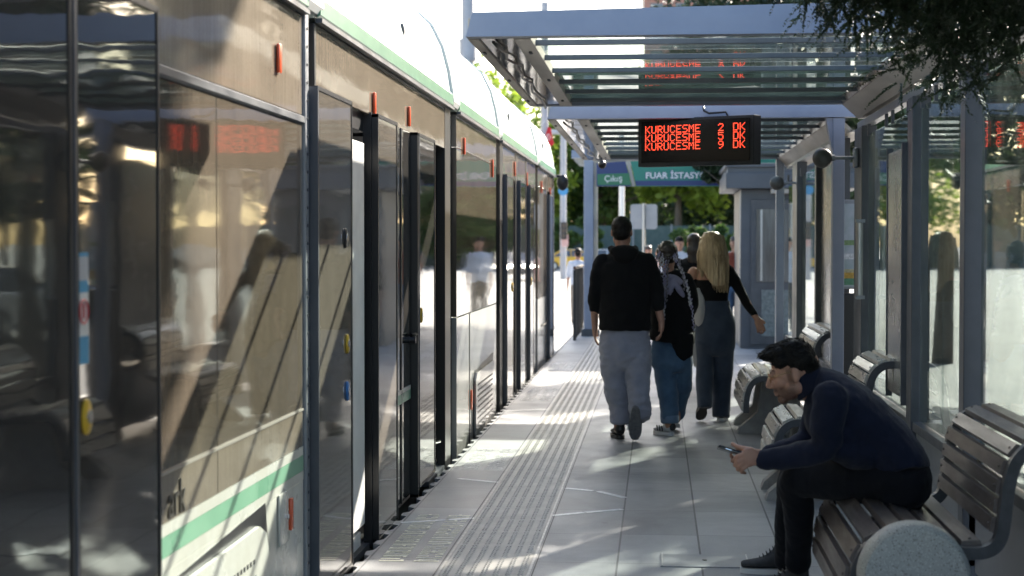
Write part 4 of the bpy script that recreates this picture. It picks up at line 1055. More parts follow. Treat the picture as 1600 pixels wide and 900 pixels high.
m = MB(); m.tube([(q.x, 52, 5.42), (q.x + .9, 51.9, 5.45), (q.x + 1.1, 51.9, 5.0)], .035, 8); m.build('bracket_arm', 'pg', t, 'sharp')
# flag hanging from a short staff
a = P(858, 192, 51.0)
t = thing('flag', (a.x, 51, a.z), 'small red flag with a white crescent and star hanging beside the pole', 'flag')
m = MB(); m.tube([a + Vector((-.25, 0, -.1)), a + Vector((.0, 0, .22))], .015, 8); m.build('staff', 'alu', t, 'sharp')
fl = [P(px, py, 51) for px, py in ((856, 198), (861, 200), (863, 214), (866, 225), (861, 229), (851, 220), (853, 208))]
m = MB(); m.prism([(v.x, v.z) for v in fl], 50.98, 51.0, 'y'); fo = m.build('cloth', mat('flag red', (.55, .01, .02), .7, 0, (.40, .01, .015), 6), t)
c = P(857.5, 214, 50.97); m = MB()
for k in range(17):
    a0 = R(50 + k * 260 / 17); a1 = R(50 + (k + 1) * 260 / 17)
    def cr(an, r_, ox): return (c.x + ox + r_ * math.cos(an) * .75, 50.972, c.z + r_ * math.sin(an))
    m.add([cr(a0, .092, 0), cr(a1, .092, 0), cr(a1, .074, .016), cr(a0, .074, .016)], [(0, 1, 2, 3)])
    m.add([(v[0], 50.976, v[2]) for v in (cr(a0, .092, 0), cr(a1, .092, 0), cr(a1, .074, .016), cr(a0, .074, .016))], [(3, 2, 1, 0)])
pts = []
for k in range(10): pts.append((c.x + .045 + (.036 if k % 2 == 0 else .015) * math.cos(R(36 * k)), c.z + (.036 if k % 2 == 0 else .015) * math.sin(R(36 * k))))
m.prism(pts, 50.972, 50.976, 'y'); m.build('crescent_and_star', 'white_paint', fo)
# traffic light pole with round blue sign
q = P(880, 430, 88); t = pole('traffic_light', q.x, 88, .17, 8.2, 'thick grey pole with a traffic light and round blue sign at the far crossing', 'pg', cat='traffic light', collars=())
def at2(px, py, y): return P(px, py, y)
v = at2(880, 298, 87.6); m = MB(); m.cyl((v.x, 87.5, v.z), .25, .04, 'y', 24); m.build('blue_sign', mat('blue sign', (.05, .25, .5), .5), t)
v = at2(881, 362, 87.6); m = MB(); m.box(v.x - .16, v.x + .16, 87.4, 87.75, v.z - .4, v.z + .5, .03); sg = m.build('signal_head', 'black', t)
m = MB()
for k in range(3): m.cyl((v.x, 87.38, v.z - .22 + k * .27), .10, .02, 'y', 16)
m.build('lens', mat('lens glass', (.08, .06, .05), .2), sg)
v = at2(882, 376, 87.6); m = MB(); m.box(v.x - .17, v.x + .2, 87.5, 87.54, v.z - .3, v.z + .3); m.build('notice', mat('pale red notice', (.55, .35, .33), .6), t)
v = at2(868, 207, 88); m = MB(); m.tube([(q.x, 88, v.z), (q.x - 2.2, 88, v.z + .1)], .12, 8); m.build('cross_arm', 'pg', t, 'sharp')
# grey back of a road sign on a post, lamp pole
q = P(1006, 340, 40); t = thing('road_sign', (q.x, 40, GZ), 'blank grey back of a rectangular road sign on a post, above the braided woman', 'sign')
a = P(985, 358, 40); b = P(1027, 319, 40)
m = MB(); m.prism([(a.x + .04, a.z), (b.x - .04, a.z), (b.x, a.z + .04), (b.x, b.z - .04), (b.x - .04, b.z), (a.x + .04, b.z), (a.x, b.z - .04), (a.x, a.z + .04)], 40.04, 40.06, 'y')
m.build('plate', mat('sign back grey', (.30, .31, .33), .5, .3, (.36, .36, .38), 3), t)
m = MB(); m.tube([(q.x, 40, GZ), (q.x, 40, b.z + .02)], .035, 10); m.build('post', 'alu', t, 'sharp')
q = P(971.5, 300, 56); pole('lamp_pole', q.x, 56, .10, 5.0, 'plain pale lamp pole rising behind the exit sign', 'white_paint')

# ------------------------------------------------------------------ cars
def car(x, y, rz, label, paint, lights=False, kind='parked_car'):
    t = thing(kind, (0, 0, 0), label, 'car', 'cars on the far street')
    L_, W2 = 4.3, .88
    side = [(-2.12, .32), (-2.15, .62), (-2.05, .86), (-1.55, .94), (-1.2, 1.02), (-.62, 1.42), (.55, 1.46), (1.25, 1.12), (1.62, .98), (2.05, .90), (2.14, .62), (2.10, .32)]
    low = [(p_[0], min(p_[1], .95 if abs(p_[0]) < 1.7 else p_[1])) for p_ in side]
    bm = MB(); bm.prism([(-2.12, .30), (-2.15, .60), (-2.05, .84), (-1.3, .96), (1.35, .99), (2.05, .88), (2.14, .60), (2.10, .30)], -W2, W2, 'y')
    o = bm.build('body', paint, t)
    md = o.modifiers.new('bevel', 'BEVEL'); md.width = .07; md.segments = 3
    cb = MB(); nv = [(-1.45, .955), (-.70, 1.40), (.50, 1.43), (1.28, .985)]
    vs = [(x_, sy * (.80 if z_ < 1.1 else .62), z_) for sy in (-1, 1) for x_, z_ in nv]
    cb.add(vs, [(0, 1, 2, 3), (7, 6, 5, 4), (0, 4, 5, 1), (1, 5, 6, 2), (2, 6, 7, 3)])
    cb.build('cabin_glass', kg, t)
    rf = MB(); rf.box(-.74, .54, -.64, .64, 1.405, 1.46, .02); rf.build('roof', paint, t)
    for sy in (-1, 1):
        pl_ = MB()
        for (xa, za, xb, zb) in ((-1.45, .955, -.70, 1.42), (1.28, .985, .50, 1.44), (-.1, .96, -.1, 1.43)): pl_.tube([(xa, sy * .81, za), (xb, sy * .635, zb)], .03, 6)
        pl_.build('pillars', paint, t)
    for sx in (-1.32, 1.34):
        for sy in (-1, 1):
            wv = MB(); wv.cyl((sx, sy * .80 - .10, .32), .32, .20, 'y', 24); wo = wv.build('wheel', 'rubber', t)
            rm_ = MB(); rm_.cyl((sx, sy * .905 - .008, .32), .20, .016, 'y', 18); rm_.build('rim', 'alu', wo)
    for sy in (-1, 1):
        h = MB(); h.ell((2.06, sy * .62, .70), (.10, .17, .09)); h.build('headlight', 'headlamp' if lights else 'chrome', t, 'all')
        h = MB(); h.ell((-2.08, sy * .66, .74), (.08, .14, .10)); h.build('tail_light', 'orange', t, 'all')
    t.location = (x, y, GZ + .017); t.rotation_euler = (0, 0, rz)
    return t
M['headlamp'] = mat('lit headlamp', (.9, .9, .85), .2, emit=(1, .93, .78), estr=45)
py = mat('taxi yellow paint', (.70, .40, .03), .25, coat=.6); ps = mat('silver car paint', (.45, .46, .48), .25, .5, coat=.6); pw = mat('white car paint', (.70, .70, .70), .25, coat=.6); pd = mat('dark car paint', (.04, .045, .055), .25, coat=.6)
car(P(893, 400, 118).x, 118, R(8), 'yellow taxi at the far left of the street, behind the railing', py)
car(P(900, 390, 127).x, 127, R(5), 'silver car across the street behind the yellow taxi', ps)
car(P(948, 392, 124).x, 124, R(176), 'white car across the street behind the man in black', pw)
car(P(1145, 402, 84).x + .62, 86, R(-97), 'dark car with bright headlights on, beside the kiosk', pd, True)
car(9.5, 30, R(90), 'silver car on the street seen through the shelter glass', ps)
car(8.2, 20, R(90), 'white car parked on the street seen through the shelter glass', pw)
car(11.5, 42, R(-90), 'yellow taxi on the street right of the kiosk', py)

# ------------------------------------------------------------------ people
def wrinkle(o, amp, freq, stretch=(1, 1, 1), seed=0, mask=None):
    me = o.data; L = world_loc(o.parent) if o.parent else o.location
    ns = [v.normal.copy() for v in me.vertices]
    for v, n in zip(me.vertices, ns):
        w_ = v.co + L; k = mask(w_) if mask else 1
        if k <= 0: continue
        q = Vector((w_.x * stretch[0], w_.y * stretch[1], w_.z * stretch[2])) * freq + Vector((seed, seed * 1.7, 0))
        a = noise.noise(q) + .5 * noise.noise(q * 2.1) ; r_ = 1 - abs(noise.noise(q * .8 + Vector((9, 3, 1)))) * 2
        v.co += n * amp * k * (a * .7 + r_ * .5)
def blob(mb, name, m, parent, voxel=.009, it=6, label=None, wr=None):
    o = mb.build(name, m, parent)
    bake(o, [('REMESH', dict(mode='VOXEL', voxel_size=voxel)), ('SMOOTH', dict(factor=.5, iterations=it))])
    if wr: wrinkle(o, *wr[:2], **(wr[2] if len(wr) > 2 else {}))
    if label: o['label'] = label
    return o
def cr3(pts, n=5):
    """Catmull-Rom through rows of numbers"""
    o = []; N = len(pts)
    for i in range(N - 1):
        p0, p1, p2, p3 = pts[max(i - 1, 0)], pts[i], pts[i + 1], pts[min(i + 2, N - 1)]
        for k in range(n):
            t_ = k / n
            o.append([.5 * (2 * b + (c - a) * t_ + (2 * a - 5 * b + 4 * c - d) * t_ ** 2 + (3 * b - a - 3 * c + d) * t_ ** 3) for a, b, c, d in zip(p0, p1, p2, p3)])
    o.append(list(pts[-1])); return o
def limb(mb, rows, side=None, n=16, smooth=True):
    """rows of (px, py, Y, r) or (px, py, Y, r_side, r_other)"""
    rows = [list(r_) for r_ in rows]
    if smooth and len(rows) > 2: rows = cr3(rows, 4)
    pts = [P(r_[0], r_[1], r_[2]) for r_ in rows]; rad = [(r_[3], r_[4]) if len(r_) > 4 else r_[3] for r_ in rows]
    mb.tube(pts, rad, n, side=side)
    for i in (0, -1):
        if not isinstance(rad[i], tuple): mb.ell(pts[i], rad[i] * .97, seg=12, rings=8)
    return mb
def mlimb(mb, rows, side=None, n=16):
    rows = cr3([list(r_) for r_ in rows], 4) if len(rows) > 2 else rows
    mb.tube([r_[:3] for r_ in rows], [(r_[3], r_[4]) if len(r_) > 4 else r_[3] for r_ in rows], n, side=side)
    for r_ in (rows[0], rows[-1]):
        if len(r_) == 4: mb.ell(r_[:3], r_[3] * .97, seg=12, rings=8)
    return mb
def cloth(name, c, c2=None, sheen=.25, bs=900, bump=.0004):
    return mat(name, c, .88, 0, c2 or tuple(v * .75 for v in c), 7, bump=bump, bscale=bs, sheen=sheen, spec=.2)
def shoe(parent, heel, toe, up, m_up, m_sole, w_=.048, hgt=.095, sole=.026, laces=None):
    heel, toe, up = Vector(heel), Vector(toe), Vector(up)
    x = (toe - heel); L_ = x.length; x.normalize(); y = up.cross(x).normalized(); z = x.cross(y)
    mt = Matrix(((x.x, y.x, z.x, heel.x), (x.y, y.y, z.y, heel.y), (x.z, y.z, z.z, heel.z), (0, 0, 0, 1)))
    b = MB(); prof = [(.02, .60, .9), (.10, .78, 1.0), (.30, .80, .98), (.45, .86, .66), (.60, .98, .50), (.78, 1.0, .40), (.92, .82, .34), (.99, .5, .28)]
    b.tube([(p_[0] * L_, 0, sole + hgt * p_[2] * .45) for p_ in prof], [(w_ * p_[1], hgt * p_[2] * .5) for p_ in prof], 16, side=(0, 1, 0))
    b.tube([(.14 * L_, 0, sole + .03), (.16 * L_, 0, sole + hgt * 1.1)], [(w_ * .78, .045), (w_ * .75, .042)], 14, side=(0, 1, 0))
    b.xf(mt); o = blob(b, 'shoe', m_up, parent, .006, 4)
    s_ = MB(); out_ = []
    for k in range(28):
        a = 2 * PI * k / 28; cx = math.cos(a); sy = math.sin(a)
        ww = w_ * (.80 if cx < -.2 else 1.04 if cx < .7 else .95)
        out_.append((L_ * .5 + math.copysign(abs(cx) ** .8, cx) * L_ * .51, math.copysign(abs(sy) ** .62, sy) * ww))
    s_.prism(out_, 0, sole, 'z'); s_.xf(mt); so_ = s_.build('sole', m_sole, o, 'sharp')
    if laces:
        l_ = MB()
        for k in range(5):
            q = .34 + k * .065; zz = sole + hgt * (.92 - k * .115)
            l_.tube([(q * L_, -w_ * .45, zz - .006), (q * L_ + .006, 0, zz + .008), (q * L_, w_ * .45, zz - .006)], .0028, 6)
        l_.xf(mt); l_.build('laces', laces, o, 'all')
    return o
def head_blobs(mb, C, Fv, U, s=1.0, female=False):
    """skull, jaw, nose, brow, lips, eyes, ears in a head frame (F forwards, U up)"""
    Fv = Vector(Fv).normalized(); U = Vector(U); U = (U - Fv * U.dot(Fv)).normalized(); Sd = Fv.cross(U)
    rot = Matrix((Fv, Sd, U)).transposed().to_4x4(); T = Matrix.Translation(C) @ rot @ Matrix.Scale(s, 4)
    def e(f, sd, u, rf, rs, ru, tilt=0):
        bm = bmesh.new(); bmesh.ops.create_uvsphere(bm, u_segments=24, v_segments=16, radius=1)
        mb.bm(bm, T @ Matrix.Translation((f, sd, u)) @ Matrix.Rotation(tilt, 4, 'Y') @ Matrix.Diagonal((rf, rs, ru, 1)))
    def tb(pts, rr): mb.tube([T @ Vector(p_) for p_ in pts], [(a * s, b_ * s) if isinstance(a, float) and b_ is not None else a for a, b_ in rr], 12, side=Sd)
    e(-.012, 0, .030, .098, .076, .088)            # cranium
    e(.035, 0, .010, .056, .064, .072)             # face front
    e(.030, 0, -.050, .058, .054, .056, .15)       # jaw
    e(.068, 0, -.094, .024, .026, .020)            # chin
    for sd in (-1, 1):
        e(.058, sd * .036, -.022, .030, .026, .026)    # cheek
        e(.080, sd * .031, .014, .0135, .0135, .012)   # eyeball under lid
        e(.082, sd * .031, .028, .014, .024, .009)     # brow ridge
        e(-.004, sd * .077, -.004, .019, .008, .032, -.15)   # ear
        e(.012, sd * .055, -.055, .040, .014, .030)    # jaw corner
        e(.104, sd * .011, -.036, .009, .007, .007)    # nostril wing
    for sd in (-1, 1): e(.084, sd * .020, -.026, .018, .014, .018)
    tb([(.088, 0, .020), (.101, 0, .0), (.114, 0, -.024), (.113, 0, -.035)], [(.009, .009), (.009, .010), (.012, .012), (.010, .009)])
    e(.114, 0, -.028, .010, .010, .010)
    e(.091, 0, -.056, .010, .025, .007); e(.089, 0, -.069, .010, .022, .008)
    e(.086, 0, -.047, .012, .028, .012)
    return T
def paint_attr(o, T, fn):
    """a float attribute on the mesh from a function of head-frame coordinates"""
    L = world_loc(o.parent); Ti = T.inverted(); at_ = o.data.attributes.new('tone', 'FLOAT', 'POINT')
    for i, v in enumerate(o.data.vertices): at_.data[i].value = fn(Ti @ (v.co + L))
def skin_with_tone(name, base, c_tone):
    m = mat(name, base, .5, 0, tuple(v * .84 for v in base), 24, sub=.1, bump=.0003, bscale=320); t = m.node_tree; b = t.nodes['Principled BSDF']
    src = b.inputs['Base Color'].links[0].from_socket; a = nd(t, 'ShaderNodeAttribute'); a.attribute_name = 'tone'
    nz = nd(t, 'ShaderNodeTexNoise'); nz.inputs['Scale'].default_value = 420
    tc = nd(t, 'ShaderNodeTexCoord'); t.links.new(tc.outputs['Object'], nz.inputs['Vector'])
    mu = nd(t, 'ShaderNodeMath', operation='MULTIPLY'); ad = nd(t, 'ShaderNodeMath', operation='ADD'); ad.inputs[1].default_value = .45
    t.links.new(nz.outputs['Fac'], ad.inputs[0]); t.links.new(a.outputs['Fac'], mu.inputs[0]); t.links.new(ad.outputs[0], mu.inputs[1]); mu.use_clamp = True
    mx = nd(t, 'ShaderNodeMix', data_type='RGBA'); mx.inputs[7].default_value = (*c_tone, 1)
    t.links.new(mu.outputs[0], mx.inputs[0]); t.links.new(src, mx.inputs[6]); t.links.new(mx.outputs[2], b.inputs['Base Color'])
    return m
M['sweater'] = cloth('navy knit', (.011, .015, .036), sheen=.08, bs=700, bump=.0006)
M['denim_black'] = cloth('blue-black denim', (.007, .008, .013), sheen=.04)
M['black_cloth'] = cloth('black cotton', (.005, .005, .006), sheen=.05)
M['hair_black'] = mat('black hair', (.004, .0035, .0035), .55, 0, (.012, .010, .009), 60, stretch=(1, 1, .3), bump=.003, bscale=120, bstretch=(.5, 1, 1), spec=.18)
M['hair_blonde'] = mat('blonde hair', (.50, .38, .23), .42, 0, (.24, .165, .09), 55, stretch=(1, 1, .06), bump=.003, bscale=120, bstretch=(1, 1, .05))
M['hair_brown'] = mat('dark brown hair', (.035, .022, .015), .42, 0, (.015, .010, .007), 60, stretch=(1, 1, .1), bump=.003, bscale=110, bstretch=(1, 1, .1))
M['gold'] = mat('gold wire', (.75, .55, .28), .25, 1)
M['phone'] = mat('phone black', (.01, .01, .012), .2)

# ---- the seated man with the phone
def seated_man():
    t = thing('person', tuple(P(1300, 880, 7.1).xy) + (0,), 'seated dark-haired man in navy sweater and glasses bending over a phone', 'person')
    C = P(1240.5, 583, 6.86); Fv = Vector((-.965, .07, -.25)); U = Vector((-.25, 0, .968))
    b = MB(); T = head_blobs(b, C, Fv, U, .985)
    limb(b, [(1248, 594, 6.87, .054, .056), (1262, 604, 6.86, .058, .060), (1285, 614, 6.86, .11, .06), (1330, 650, 6.84, .12, .07), (1400, 736, 6.78, .12, .07)], side=(0, 1, 0))
    # arms under the sleeves, wrists
    limb(b, [(1292, 628, 6.68, .045), (1290, 700, 6.70, .038), (1240, 710, 6.76, .032), (1200, 716, 6.80, .0265), (1186, 717, 6.81, .0245)])
    limb(b, [(1282, 628, 7.03, .045), (1266, 690, 7.08, .038), (1230, 703, 7.02, .032), (1192, 712, 6.95, .0245)])
    # near hand: back of the hand towards the camera
    limb(b, [(1188, 717, 6.81, .026, .020), (1179, 715, 6.80, .034, .017), (1170, 715, 6.795, .039, .015), (1162, 716, 6.79, .036, .012)], side=(0, 0, 1))
    fg = [[(1174, 704, 6.80, .014), (1163, 701, 6.81, .0115), (1152, 698, 6.825, .0095), (1144.5, 693.5, 6.835, .0085)],
          [(1163, 709, 6.79, .0105), (1152, 713, 6.785, .0095), (1146.5, 719, 6.80, .0088), (1150, 723, 6.83, .0078)],
          [(1163, 716, 6.79, .0108), (1152, 721, 6.785, .0098), (1148, 727, 6.80, .009), (1153, 729, 6.83, .008)],
          [(1164, 722, 6.79, .0102), (1155.5, 728, 6.785, .0092), (1152.5, 733.5, 6.80, .0085), (1158, 735, 6.83, .0075)],
          [(1167, 728, 6.79, .009), (1161, 733, 6.787, .0082), (1159, 738, 6.80, .0076), (1164, 739, 6.825, .0068)]]
    for f in fg: limb(b, f, n=10, smooth=False)
    # far hand cupping the phone from behind
    limb(b, [(1190, 712, 6.95, .026, .020), (1178, 712, 6.935, .034, .016), (1166, 713, 6.925, .034, .014)], side=(0, .5, .8))
    for f in [[(1172, 703, 6.93, .013), (1160, 701, 6.90, .0105), (1152, 702, 6.875, .009)], [(1165, 711, 6.92, .0105), (1152, 717, 6.92, .0092), (1143, 714, 6.90, .0082), (1142, 710, 6.88, .0075)],
              [(1165, 717, 6.92, .0105), (1151, 723, 6.915, .0092), (1144, 720, 6.89, .0082)], [(1167, 722, 6.92, .010), (1156, 729, 6.915, .009), (1149, 727, 6.885, .008)],
              [(1170, 726, 6.92, .009), (1161, 732, 6.915, .008), (1156, 731, 6.89, .007)]]: limb(b, f, n=10, smooth=False)
    # legs inside the trousers, ankles
    limb(b, [(1400, 752, 6.72, .07), (1245, 752, 7.02, .045), (1248, 874, 7.29, .036)], smooth=False); limb(b, [(1400, 752, 6.88, .07), (1240, 750, 7.41, .045), (1228, 880, 7.74, .034)], smooth=False)
    tone = skin_with_tone('seated skin', (.50, .27, .195), (.030, .018, .014))
    o = blob(b, 'body', tone, t, .0034, 3)
    def ss(a, b_, x):
        k = max(0, min(1, (x - a) / (b_ - a))); return k * k * (3 - 2 * k)
    def fn(p):
        jaw = ss(-.030, -.058, p.z) * ss(-.008, .022, p.x) * ss(-.135, -.120, p.z)                                # beard along jaw and chin
        must = ss(.070, .084, p.x) * ss(-.036, -.043, p.z) * ss(-.060, -.052, p.z) * ss(.034, .024, abs(p.y))      # moustache
        lips = ss(.080, .088, p.x) * ss(-.078, -.073, p.z) * ss(-.052, -.056, p.z) * ss(.028, .020, abs(p.y))
        side = ss(.036, .024, p.x) * ss(.000, .010, p.x) * ss(-.055, -.040, p.z) * ss(.040, .020, p.z) * ss(.045, .058, abs(p.y))
        brow = ss(.070, .080, p.x) * ss(.022, .026, p.z) * ss(.038, .034, p.z) * ss(.008, .014, abs(p.y)) * ss(.054, .046, abs(p.y))
        eye = ss(.078, .086, p.x) * ss(-.001, .003, p.z) * ss(.013, .009, p.z) * ss(.016, .022, abs(p.y)) * ss(.046, .040, abs(p.y))
        return max(jaw * .72 * (1 - lips * .9), must * .85, side * .6, brow, eye * .6)
    paint_attr(o, T, fn)
    # hair: short at the sides, full and swept forward on top
    h = MB()
    def e(f, sd, u, rf, rs, ru, tilt=0):
        bm = bmesh.new(); bmesh.ops.create_uvsphere(bm, u_segments=20, v_segments=14, radius=1)
        h.bm(bm, T @ Matrix.Translation((f, sd, u)) @ Matrix.Rotation(tilt, 4, 'Y') @ Matrix.Diagonal((rf, rs, ru, 1)))
    e(-.016, 0, .054, .090, .076, .078); e(-.052, 0, .018, .056, .068, .066, .2); e(.035, 0, .096, .062, .062, .036, .10); e(.074, 0, .098, .036, .052, .026, .10)
    e(.096, 0, .100, .022, .040, .017, .0); e(-.01, 0, .104, .068, .062, .036); e(-.066, 0, -.022, .032, .050, .040)
    for sd in (-1, 1): e(-.032, sd * .050, .046, .060, .033, .048); e(.030, sd * .055, .062, .042, .021, .028)
    hr = blob(h, 'hair', 'hair_black', t, .0042, 2, wr=(.0035, 24, dict(seed=3, stretch=(.6, 1.3, 1))))
    wrinkle(hr, .0018, 90, (.4, 1.5, .8), seed=8)
    # ragged strands along the fringe and crown
    sm = MB(); rn = random.Random(4)
    for i in range(260):
        a = rn.uniform(-1, 1); f = rn.uniform(-.09, .06); sd = a * .062 * math.sqrt(max(.05, 1 - (f / .14) ** 2)); zt = .128 - .9 * max(0, f - .05) - .5 * max(0, -f - .04) - abs(a) ** 2 * .05
        p0 = Vector((f, sd, zt)); d = Vector((.022 + rn.uniform(0, .02), rn.uniform(-.01, .01), rn.uniform(-.004, .012)))
        sm.tube([T @ p0, T @ (p0 + d * .6 + Vector((0, 0, .004))), T @ (p0 + d * 1.2 - Vector((0, 0, .004)))], [.0022, .0017, .0006], 5)
    L_h = world_loc(hr); vv = [v for v in hr.data.vertices]; Ti = T.inverted().to_3x3(); T3 = T.to_3x3()
    for v in rn.sample(vv, min(900, len(vv))):
        q = T.inverted() @ (v.co + L_h); nn = (Ti @ v.normal).normalized()
        fl_ = Vector((1, 0, .1)) if q.z > .05 else Vector((-.25, 0, -1)); fl_ = (fl_ - nn * fl_.dot(nn)).normalized()
        k_ = rn.uniform(.35, .85) * (1.0 if q.z > .05 else .45); lift = rn.uniform(.1, .5)
        a_ = q - nn * .003; b__ = q + fl_ * .014 * k_ + nn * .004 * lift; c__ = q + fl_ * .028 * k_ + nn * .009 * lift + Vector((rn.gauss(0, .002), rn.gauss(0, .003), 0))
        sm.tube([T @ a_, T @ b__, T @ c__], [.0024, .0019, .0005], 5)
    sm.build('hair_strands', 'hair_black', hr, 'all')
    # sweater
    s_ = MB()
    limb(s_, [(1268, 600, 6.86, .075, .072), (1284, 608, 6.86, .145, .088), (1304, 624, 6.86, .205, .108), (1340, 655, 6.84, .205, .118), (1374, 686, 6.82, .19, .116), (1402, 722, 6.79, .185, .112), (1408, 738, 6.78, .185, .108)], side=(0, 1, 0), n=24)
    limb(s_, [(1298, 622, 6.67, .072), (1292, 655, 6.65, .066), (1290, 690, 6.68, .058), (1278, 703, 6.70, .054), (1245, 711, 6.75, .046), (1210, 716, 6.79, .043), (1196, 718, 6.805, .0415)])
    s_.ell(P(1322, 668, 6.82), (.13, .17, .11)); s_.ell(P(1350, 700, 6.80), (.12, .165, .10)); s_.ell(P(1300, 650, 6.84), (.11, .17, .11)); s_.ell(P(1322, 700, 6.78), (.09, .13, .06))
    limb(s_, [(1285, 622, 7.04, .070), (1275, 660, 7.08, .062), (1265, 685, 7.08, .055), (1245, 697, 7.04, .045), (1214, 707, 6.98, .040), (1200, 711, 6.96, .036)])
    sw = blob(s_, 'sweater', 'sweater', t, .0065, 7)
    wrinkle(sw, .009, 8, (1.0, .6, 1.5), 2); wrinkle(sw, .0035, 22, (1.4, .8, .9), 5)
    c = MB(); q0 = P(1262, 596, 6.865); q1 = P(1250, 580, 6.87)
    d = (P(1250, 577, 6.87) - P(1268, 600, 6.865)); n_ = d.normalized()
    c0 = P(1269, 601, 6.865)
    cs = [c0 - n_ * .02, c0 + n_ * .015, c0 + n_ * .05, c0 + n_ * .068]
    c.tube(cs, [(.098, .086), (.084, .076), (.076, .072), (.074, .070)], 28, side=(0, 1, 0)); blob(c, 'collar', 'sweater', sw, .006, 3)
    k = MB(); k.tube([P(1197, 717.5, 6.805), P(1190, 718, 6.81)], [(.0405, .0405), (.037, .037)], 20); k.build('cuff', 'sweater', sw, 'all')
    # trousers
    r_ = MB()
    limb(r_, [(1406, 736, 6.78, .175, .112), (1412, 756, 6.78, .185, .105), (1400, 764, 6.80, .175, .085)], side=(0, 1, 0), n=24)
    limb(r_, [(1405, 752, 6.70, .098), (1350, 750, 6.80, .096), (1300, 748, 6.90, .088), (1262, 748, 6.98, .078), (1242, 754, 7.02, .070), (1247, 790, 7.10, .066), (1248, 830, 7.19, .058), (1247, 862, 7.26, .053), (1247, 877, 7.29, .055)])
    limb(r_, [(1405, 752, 6.88, .098), (1345, 750, 7.06, .092), (1290, 746, 7.25, .084), (1254, 744, 7.38, .074), (1238, 752, 7.42, .066), (1233, 790, 7.50, .058), (1229, 830, 7.60, .052), (1228, 862, 7.70, .050), (1229, 877, 7.74, .052)])
    tr = blob(r_, 'trousers', 'denim_black', t, .0075, 6); wrinkle(tr, .005, 9, (1.2, 1.2, .6), 4); wrinkle(tr, .0025, 24, (1.3, 1.2, .6), 9)
    # shoes
    hl = P(1236, 896, 7.80); hl.z = 0.002; to = P(1157, 894, 7.82); to.z = .002
    dk = mat('charcoal suede', (.035, .036, .038), .85, 0, (.05, .05, .052), 40); ws = mat('off-white rubber', (.72, .72, .70), .6)
    shoe(t, hl, to, (0, 0, 1), dk, ws, .046, .10, .024, 'black')
    hl = P(1262, 915, 7.33); hl.z = .002; to = Vector((hl.x - .26, hl.y - .06, .002))
    shoe(t, hl, to, (0, 0, 1), dk, ws, .048, .105, .024, 'black')
    # glasses
    gl = MB()
    for sd in (-1, 1):
        gl.tube([T @ Vector((.101 + .002 * math.cos(a), sd * .034 + .0215 * math.sin(a), .006 + .019 * math.cos(a))) for a in [k_ * PI / 10 for k_ in range(21)]], .0011, 6, cap=False)
        gl.tube([T @ Vector((.100, sd * .056, .010)), T @ Vector((.06, sd * .076, .013)), T @ Vector((.005, sd * .079, .016))], .0012, 6)
    gl.tube([T @ Vector((.103, -.013, .010)), T @ Vector((.108, 0, .013)), T @ Vector((.103, .013, .010))], .0012, 6)
    gl.build('glasses', 'gold', t, 'all')
    # phone: a thing of its own, held in the hands
    a = P(1121.5, 698.5, 6.86); b_ = P(1168, 712.5, 6.86); ph = thing('phone', tuple(a), 'black mobile phone held in the hands of the seated man', 'phone')
    m = MB(); L_ = .148; m.box(0, L_, -.036, .036, -.006, .006, .003); x = (b_ - a).normalized(); y = Vector((0, 1, -.22)); y = (y - x * y.dot(x)).normalized(); z = x.cross(y).normalized()
    mt = Matrix(((x.x, y.x, z.x, a.x), (x.y, y.y, z.y, a.y), (x.z, y.z, z.z, a.z), (0, 0, 0, 1)))
    m.xf(mt); m.build('case', 'phone', ph, 'sharp')
    m = MB(); m.box(.004, L_ - .004, -.033, .033, .0062, .0068); m.xf(mt); m.build('screen', mat('phone screen', (.02, .022, .025), .08), ph)
    m = MB(); m.box(.03, .055, -.0368, -.0362, -.001, .001); m.xf(mt); m.build('side_button', 'chrome', ph)
seated_man()

# ---- man walking away in black hoodie and grey trousers
def hand_back(mb, px, py, Y, ppm, sgn=1, curl=0.0, L_=.175):
    """a relaxed hanging hand seen from behind, palm and five fingers"""
    w0 = P(px, py, Y)
    mb.tube([w0, w0 + Vector((0, 0, -.035)), w0 + Vector((0, .0, -.075)), w0 + Vector((0, .005, -.092))], [(.026, .020), (.024, .032), (.020, .038), (.014, .034)], 12, side=(1, 0, 0))
    for k in range(4):
        y = -.028 + .0185 * k; l_ = (.075, .086, .082, .064)[k] * L_ / .175
        p0 = w0 + Vector((0, y, -.088)); p1 = p0 + Vector((-sgn * .006, .006, -l_ * .45)); p2 = p1 + Vector((-sgn * .016, .004, -l_ * .32)); p3 = p2 + Vector((-sgn * .020, .0, -l_ * .14))
        mb.tube([p0, p1, p2, p3], [.0098, .0092, .0085, .0072], 8); mb.ell(p3, .0072, seg=8, rings=6)
    p0 = w0 + Vector((0, .030, -.03)); p1 = p0 + Vector((-sgn * .010, .022, -.034)); p2 = p1 + Vector((-sgn * .008, .006, -.030))
    mb.tube([p0, p1, p2], [.013, .0105, .009], 8); mb.ell(p2, .009, seg=8, rings=6)
